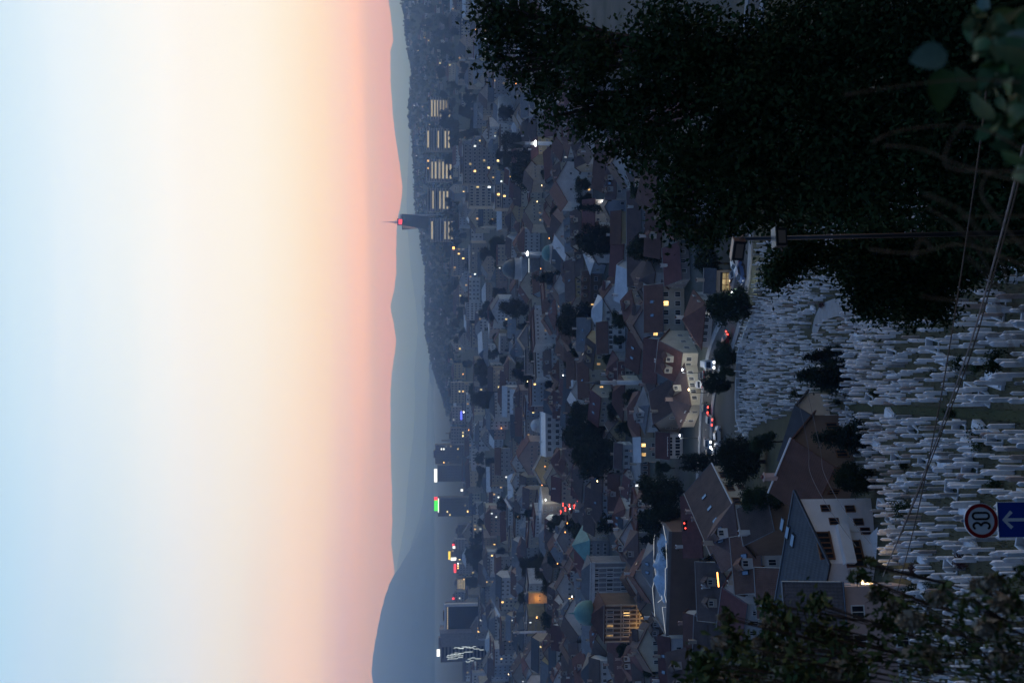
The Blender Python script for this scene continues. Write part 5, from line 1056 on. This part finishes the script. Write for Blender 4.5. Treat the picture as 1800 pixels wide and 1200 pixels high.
sz = r.uniform(3, 7, cn); c = np.stack([Xw, Yw, Zw + sz * .9], 1)[:, None, :] + base * sz[:, None, None] * np.array([.8, .8, 1.0]) * r.uniform(.3, 1, (cn, m_, 1)); c = c.reshape(-1, 3)
a = r.normal(size=c.shape); a /= np.linalg.norm(a, axis=1)[:, None]; b = np.cross(a, r.normal(size=c.shape)); b /= np.linalg.norm(b, axis=1)[:, None]; q = np.repeat(sz, m_)[:, None] * .42
V = np.stack([c - a * q, c - b * q, c + a * q, c + b * q], 1).reshape(-1, 3)
tag(ob('woodland', np_mesh('woodland', V, np.arange(len(V)).reshape(-1, 4), M['leaf_far'])), 'far woodland covering the hazy ridge', 'woodland', kind='stuff')
print('houses', nh, 'hill', cnt, 'labels', len(used), 'max', max(used.values()))

# ------------------------------------------------------------------ foreground: big tree on the slope
def big_tree(label, lobes_px, base, r0, n, size, seed, leafm='leaf_near'):
    g = Vector((base[0], base[1], gz(*base))); o = empty('hillside_tree', g, 0, label, 'tree'); lobes = []
    rr = random.Random(seed); mb = MB()
    for (x, y, rp, Y) in lobes_px:
        c = P(x, y, Y); s = c.length / FPX * rp; q = c - g; lobes.append((q.x, q.y, q.z, s, s * 1.1, s))
    top = max(l[2] for l in lobes); stem = [(0, 0, -.8)] + [(rr.uniform(-.3, .3), rr.uniform(-.3, .3), top * t) for t in (.2, .4, .6, .78)]
    mb.tube(stem, [r0 * 1.4, r0, r0 * .8, r0 * .55, r0 * .3], 9)
    for l in lobes:
        q = Vector(l[:3]); z0 = max(min(q.z * .6, top * .7), 1.); s = Vector((0, 0, z0)); md = s.lerp(q, .5) + Vector((rr.uniform(-.4, .4), rr.uniform(-.4, .4), .5)); mb.tube([s, md, q, q + (q - md).normalized() * l[3] * .6], [r0 * .36, r0 * .24, r0 * .12, .02], 6)
        for k in range(3):
            e = q + Vector((rr.gauss(0, 1), rr.gauss(0, 1), rr.gauss(0, 1))).normalized() * l[3] * .9; mb.tube([md, (md + e) / 2 + Vector((0, 0, .2)), e], [r0 * .14, r0 * .08, .015], 5)
    mb.ob('trunk', M['bark'], o, smooth=True)
    V, F = leaf_cloud(lobes, n, size, seed, shell=.3, spray=60, spread=3.0); ob('crown', np_mesh('crown', V, F, M[leafm]), o); return o
big_tree('huge dark leafy tree filling the slope on the right of the frame', [(880, 50, 36, 34), (868, 105, 22, 34), (858, 12, 28, 34), (915, 20, 30, 34), (935, 85, 30, 34), (905, 130, 20, 34), (960, 150, 30, 34), (985, 50, 45, 33), (975, 205, 20, 33), (1010, 225, 16, 33), (1035, 110, 48, 32), (1050, 210, 34, 33), (1020, 170, 22, 33), (1130, 190, 60, 32), (1110, 265, 28, 33), (1075, 262, 16, 33), (1200, 280, 75, 31), (1190, 355, 42, 32), (1180, 90, 85, 31), (1290, 140, 100, 31), (1300, 300, 85, 31), (1285, 385, 40, 32), (1240, 415, 26, 33),
          (1380, 360, 62, 31), (1420, 220, 110, 30), (1430, 70, 100, 30), (1500, 330, 80, 29), (1560, 170, 120, 29), (1600, 320, 85, 28), (1700, 200, 120, 27), (1700, 60, 110, 27), (1560, 30, 90, 28), (1800, 330, 110, 26), (1690, 370, 60, 27)], (9.5, 33), .42, 95000, .10, 101)
big_tree('lower dark tree hanging over the graves behind the lamp post', [(1395, 455, 38, 36), (1365, 478, 26, 36), (1420, 435, 30, 36), (1505, 455, 50, 36), (1545, 500, 52, 36), (1590, 530, 42, 36), (1620, 480, 52, 36), (1560, 440, 60, 36), (1660, 470, 48, 36), (1650, 540, 24, 36), (1520, 530, 26, 36), (1690, 440, 50, 35), (1740, 420, 60, 34)], (3.6, 36.5), .24, 42000, .09, 102)
# ------------------------------------------------------------------ lamp post with two floodlights
b0 = P(1700, 411, 18.0); t0 = P(1292, 420, 18.0); zg = gz(b0.x, 18.0); lean = (t0.x - b0.x) / (t0.z - b0.z)
lp = empty('lamp_post', (b0.x - lean * (b0.z - zg), 18.0, zg), 0, 'grey steel lamp post carrying two unlit floodlights before the dark tree', 'lamp post'); O = Vector(lp.location)
hgt = t0.z - zg; mb = MB(); mb.tube([(0, 0, -.3), (lean * hgt * .5, 0, hgt * .5), (lean * hgt, 0, hgt)], [.058, .046, .036], 10); mb.ob('pole', M['metal_dark'], lp, smooth=True)
def flood(x, y, w, h, d, tilt, yaw):
    p = P(x, y, 17.75) - O; f = ob('floodlight', None, lp, p)
    f.rotation_euler = (tilt, 0, yaw); mb = MB(); mb.box(-w / 2, w / 2, -d / 2, d / 2, -h / 2, h / 2, 0); me = mb.mesh('floodlight', M['metal_dark']); bpy.data.objects.remove(f)
    f = ob('floodlight', me, lp, p); f.rotation_euler = (tilt, 0, yaw)
    mb = MB(); mb.box(-w * .36, w * .36, -d / 2 - .012, -d / 2 - .002, -h * .34, h * .3); mb.ob('lens', M['wall_brown'], f)
    mb = MB(); mb.box(-w / 2 - .015, w / 2 + .015, -d / 2 - .03, d / 2 + .02, h / 2 + .002, h / 2 + .022); mb.ob('visor', M['metal_grey'], f)
    mb = MB(); mb.tube([(-w / 2 - .02, 0, 0), (-w / 2 - .05, .08, -h * .3), (0, .16, -h * .42), (w / 2 + .05, .08, -h * .3), (w / 2 + .02, 0, 0)], .014, 5); mb.ob('bracket', M['metal_grey'], f)
flood(1298, 438, .36, .2, .18, R(-8), R(-25)); flood(1371, 418, .32, .2, .18, R(0), R(8))
# ------------------------------------------------------------------ road signs
sp_ = P(1728, 916, 17.0); zg = gz(sp_.x, 17.0); sg = empty('road_sign', (sp_.x, 17.06, zg), 0, 'round red-ringed 30 speed limit sign above a blue one-way arrow sign', 'road sign'); hs = sp_.z - zg
mb = MB(); mb.tube([(0, .05, -.4), (0, .05, hs + .34)], .03, 8); mb.ob('post', M['metal_grey'], sg, smooth=True)
def disc(r0, r1, y0, y1, k=48, sx=1.):
    mb = MB(); V = []
    for y in (y0, y1):
        for r in (r0, r1):
            for j in range(k): a = 6.2831853 * j / k; V.append((r * math.cos(a) * sx, y, r * math.sin(a)))
    F = []
    for j in range(k):
        l = (j + 1) % k; F += [(j, k + j, k + l, l), (2 * k + j, 2 * k + l, 3 * k + l, 3 * k + j), (k + j, 3 * k + j, 3 * k + l, k + l), (j, l, 2 * k + l, 2 * k + j)]
    mb.add(V, F); return mb
rsx = empty('face', (0, 0, hs), 0); rsx.parent = sg; rsx.rotation_euler = (R(-3), 0, R(8))
bk = disc(.004, .30, .004, .02); bp_ = bk.ob('sign_plate', M['sign_white'], rsx)
disc(.235, .298, -.004, .003).ob('red_ring', M['sign_red'], rsx); disc(.296, .304, -.006, .022).ob('sign_rim', M['metal_white'], rsx)
def stroke(pts, hw, name, parent, off, m='sign_black', y=-.004):
    mb = MB(); pts = [Vector((p[0], 0, p[1])) for p in pts]; n = len(pts); V = []
    for i, p in enumerate(pts):
        d = (pts[min(i + 1, n - 1)] - pts[max(i - 1, 0)]).normalized(); q = Vector((-d.z, 0, d.x)) * hw
        for yy in (y, y + .005): V += [p + q + Vector((off[0], yy, off[1])), p - q + Vector((off[0], yy, off[1]))]
    F = []
    for i in range(n - 1):
        a, b = 4 * i, 4 * i + 4; F += [(a, a + 1, b + 1, b), (a + 2, b + 2, b + 3, a + 3), (a, b, b + 2, a + 2), (a + 1, a + 3, b + 3, b + 1)]
    F += [(0, 2, 3, 1), (4 * n - 4, 4 * n - 3, 4 * n - 1, 4 * n - 2)]
    mb.add(V, F); return mb.ob(name, M[m], parent)
def arc(cx, cz, rx, rz, a0_, a1_, n=10): return [(cx + rx * math.cos(R(a0_ + (a1_ - a0_) * i / n)), cz + rz * math.sin(R(a0_ + (a1_ - a0_) * i / n))) for i in range(n + 1)]
zero = arc(0, .085, .055, .06, 0, 180) + arc(0, -.085, .055, .06, 180, 360) + [(.055, .085)]
three = arc(-.002, .078, .055, .066, 150, -80, 12) + arc(-.002, -.072, .058, .074, 80, -150, 14)
stroke(three, .0175, 'number', rsx, (-.085, 0)); stroke(zero, .0175, 'number', rsx, (.085, 0))
bl = empty('blue_sign', (.01, 0, hs - .62), 0); bl.parent = sg; bl.rotation_euler = (R(-3), 0, R(6)); bl.name = 'arrow_sign'
mb = MB(); mb.box(-.3, .3, .004, .022, -.3, .3); mb.ob('sign_plate', M['sign_blue'], bl)
mb = MB()
for x0, x1, z0, z1 in ((-.306, .306, .3, .308), (-.306, .306, -.308, -.3), (-.308, -.3, -.3, .3), (.3, .308, -.3, .3)): mb.box(x0, x1, -.004, .024, z0, z1)
mb.ob('sign_rim', M['metal_white'], bl)
stroke([(0, -.24), (0, .2)], .028, 'arrow', bl, (0, 0), 'sign_white', -.002); stroke([(-.14, .06), (0, .2), (.14, .06)], .03, 'arrow', bl, (0, 0), 'sign_white', -.0045)
# ------------------------------------------------------------------ overhead cables
def cable(label, pts, r, m, Ys):
    q = [P(x, y, Y) for (x, y), Y in zip(pts, Ys)]; v = smooth3(q); mb = MB(); mb.tube(v, r, 5); o = mb.ob('cable', M[m]); return tag(o, label, 'cable')
def smooth3(q, n=6):
    p = [q[0]] + q + [q[-1]]; out = []
    for i in range(1, len(p) - 2):
        for k in range(n):
            t = k / n; a, b, c, d = p[i - 1:i + 3]; out.append(.5 * ((2 * b) + (c - a) * t + (2 * a - 5 * b + 4 * c - d) * t * t + (3 * b - a - 3 * c + d) * t ** 3))
    return out + [q[-1]]
YS = [9, 11, 13, 15, 17, 20, 24]
cable('thin overhead cable running highest across the graves', [(1735, 150), (1722, 262), (1690, 480), (1670, 605), (1648, 730), (1612, 905), (1577, 1040)], .011, 'cable', YS)
cable('pale overhead cable crossing before the lamp post', [(1800, 255), (1770, 375), (1735, 505), (1704, 610), (1660, 735), (1600, 895), (1552, 1012)], .013, 'cable_pale', YS)
cable('dark cable running close beside the pale cable', [(1806, 258), (1776, 378), (1740, 508), (1710, 612), (1665, 735), (1603, 893), (1553, 1008)], .011, 'cable', YS)
for i, pts in enumerate([[(1395, 670), (1420, 780), (1424, 830), (1455, 890), (1505, 960)], [(1420, 690), (1442, 790), (1448, 830), (1480, 890), (1530, 955)], [(1378, 860), (1432, 905), (1452, 880), (1420, 820)]][:2]):
    cable(['thin house wire sagging past the timber house roof', 'second thin house wire just below the first one'][i], pts, .022, 'cable_pale', [100, 96, 94, 88, 80])
# ------------------------------------------------------------------ plants at the viewer's feet
def leaf_mesh(name, m, L=1., Wd=.36, fold=.18, droop=.25, k=7):
    mb = MB(); V = []
    for i in range(k + 1):
        t = i / k; w = Wd * math.sin(math.pi * min(1, t ** .8 * .97 + .02)) ** .8 if 0 < i < k else .01; z = -droop * t * t
        V += [(-w, t * L, z + fold * w), (0, t * L, z), (w, t * L, z + fold * w)]
    mb.add(V, [(3 * i + j, 3 * i + j + 1, 3 * i + 4 + j, 3 * i + 3 + j) for i in range(k) for j in range(2)]); return mb.mesh(name, M[m], True)
LV = [leaf_mesh('leaf', 'leaf_fresh', droop=.5), leaf_mesh('leaf', 'leaf_fresh', Wd=.28, droop=.15), leaf_mesh('leaf', 'leaf_bluish', Wd=.38, droop=.1), leaf_mesh('leaf', 'leaf_near', Wd=.32, droop=.35)]
def aim(o, p, d, up, s):
    d = d.normalized(); x = d.cross(up).normalized(); z = x.cross(d).normalized(); o.matrix_local = Matrix.Translation(p) @ Matrix((x, d, z)).transposed().to_4x4() @ Matrix.Scale(s, 4)
g = Vector((1.15, 2.6, gz(1.15, 2.6))); pl = empty('broadleaf_plant', g, 0, 'leafy green plant with broad leaves in the lower right corner', 'plant'); rr = random.Random(5)
mb = MB(); tips = [(1740, 60), (1700, 95), (1765, 130), (1720, 160), (1790, 190), (1745, 215), (1780, 30), (1795, 290), (1700, 30), (1770, 250), (1810, 110)]
for (x, y) in tips:
    Y = rr.uniform(2.2, 2.9); q = P(x, y, Y) - g; b = Vector((q.x * .5 + rr.uniform(-.1, .1), q.y * .4, -.1)); mb.tube([b, b.lerp(q, .5) + Vector((0, 0, .1)), q], [.008, .006, .004], 5)
    for j in range(15):
        d = Vector((rr.gauss(-.1, .7), rr.gauss(-.15, .6), rr.gauss(.1, .7))); lf = ob('leaf', LV[rr.choices([0, 1, 2, 3], [4, 3, .6, 4])[0]], pl); aim(lf, q + d.normalized() * .01 - Vector((0, 0, rr.uniform(0, .16))), d, Vector((rr.gauss(0, .4), -.3, 1)), rr.uniform(.045, .10))
lf = ob('leaf', LV[2], pl); q = P(1665, 95, 2.4) - g; aim(lf, q, P(1600, 106, 2.4) - P(1665, 95, 2.4), Vector((.1, -1, .5)), .095)
lf = ob('leaf', LV[0], pl); q = P(1655, 120, 2.4) - g; aim(lf, q, P(1662, 185, 2.4) - P(1655, 120, 2.4), Vector((.1, -1, .2)), .10)
mb.ob('stem', M['leaf_near'], pl, smooth=True)
g = Vector((.4, 2.3, gz(.4, 2.3))); dg = empty('dry_grass', g, 0, 'dry bent grass stalks in front of the lamp post', 'grass')
for pts in ([(1840, 290), (1720, 225), (1590, 228), (1535, 250)], [(1830, 330), (1690, 290), (1620, 262), (1555, 255)], [(1820, 420), (1740, 420), (1690, 370), (1625, 340)], [(1835, 450), (1780, 520), (1755, 450), (1680, 395), (1630, 365)], [(1860, 300), (1680, 298), (1665, 260), (1695, 215)], [(1830, 480), (1700, 430), (1610, 445), (1530, 438)], [(1820, 560), (1760, 510), (1720, 440), (1680, 398)], [(1640, 440), (1620, 420), (1605, 455)], [(1850, 380), (1760, 380), (1690, 382)], [(1850, 150), (1700, 140), (1560, 155), (1485, 167)], [(1790, 640), (1760, 560), (1745, 500), (1700, 450)], [(1800, 540), (1650, 525), (1620, 520)], [(1830, 470), (1735, 360), (1728, 320), (1745, 300)]):
    Y = rr.uniform(1.9, 2.5); v = smooth3([P(x, y, Y) - g for x, y in pts], 5); n = len(v); mb = MB(); mb.tube(v, [.0024 - .0012 * i / n + (.0008 if i > n * .75 else 0) for i in range(n)], 5); mb.ob('stalk', M['stalk'], dg, smooth=True)
# bush in the lower left corner
def bush(label, tips, base, Y0, Y1, per, ls, seed, fluff):
    rr = random.Random(seed); g = Vector((base[0], base[1], gz(*base))); o = empty('leafy_bush', g, 0, label, 'bush'); st = MB(); rn = np.random.default_rng(seed); C = []; FL = []
    for (x, y, rp) in tips:
        Y = rr.uniform(Y0, Y1); c = P(x, y, Y) - g; s = rp * Y / FPX; b = Vector((rr.uniform(-.3, .3), rr.uniform(-.3, .3), -.2)); mid = b.lerp(c, .55) + Vector((rr.uniform(-.2, .2), rr.uniform(-.2, .2), .25)); st.tube([b, mid, c], [.007, .005, .003], 5)
        for k in range(5): e = c + Vector((rr.gauss(0, 1), rr.gauss(0, .7), rr.gauss(0, 1))) * s * .5; st.tube([mid.lerp(c, .6), c.lerp(e, .5), e], [.004, .003, .002], 4)
        C.append(np.array(c) + rn.normal(size=(int(per * (rp / 40) ** 1.5), 3)) * s * .42)
        if rr.random() < fluff: FL.append((c + Vector((0, 0, s * .5)), s * .35))
    st.ob('stem', M['bark'], o, smooth=True); C = np.concatenate(C); n = len(C); a = rn.normal(size=(n, 3)); a[:, 2] -= .35; a /= np.linalg.norm(a, axis=1)[:, None]; b = np.cross(a, rn.normal(size=(n, 3)) + np.array([0, -1.2, 0])); b /= np.linalg.norm(b, axis=1)[:, None]; s = ls * rn.uniform(.6, 1.35, n)[:, None]; a, b = a * s, b * s * .42
    V = np.stack([C - a, C - a * .2 + b, C + a, C - a * .2 - b], 1).reshape(-1, 3); ob('foliage', np_mesh('foliage', V, np.arange(4 * n).reshape(n, 4), [M['leaf_olive'], M['leaf_near'], M['leaf_fresh']], mi=rn.choice([0, 0, 0, 1, 1, 2], n)), o)['kind'] = 'stuff'
    for c, s in FL:
        k = 260; d = rn.normal(size=(k, 3)); d /= np.linalg.norm(d, axis=1)[:, None]; q = np.array(c) + d * s * rn.random((k, 1)) ** .5 * np.array([1, 1, 1.5]); a = rn.normal(size=(k, 3)) * .014; b = rn.normal(size=(k, 3)) * .014
        V = np.stack([q - a, q - b, q + a, q + b], 1).reshape(-1, 3); ob('seed_head', np_mesh('seed_head', V, np.arange(4 * k).reshape(k, 4), M['seed_fluff']), o)['kind'] = 'stuff'
    return o
bush('shaggy leafy bush with pale seed heads in the lower left corner', [(1245, 1170, 42), (1290, 1130, 40), (1330, 1165, 50), (1380, 1095, 42), (1410, 1145, 50), (1435, 1060, 30), (1470, 1120, 45), (1500, 1175, 50), (1400, 1190, 50), (1300, 1195, 50), (1512, 1012, 20), (1528, 990, 15), (1548, 1045, 24), (1560, 1100, 36), (1230, 1198, 45), (1450, 1190, 45), (1280, 1085, 16), (1348, 1062, 24), (1580, 1065, 24), (1360, 1130, 40), (1440, 1110, 36)], (-2.9, 6.6), 6.4, 7.6, 150, .034, 21, .5)
bush('thin weedy bush with brown seed heads over the graves at bottom left', [(1620, 1090, 45), (1650, 1150, 60), (1700, 1060, 40), (1690, 1110, 45), (1740, 1030, 34), (1760, 1100, 50), (1790, 1160, 55), (1600, 1170, 60), (1720, 1180, 60), (1780, 1060, 40), (1660, 1050, 30), (1795, 1010, 26), (1755, 1020, 24)], (-1.9, 4.4), 4.5, 5.6, 62, .026, 22, .75)
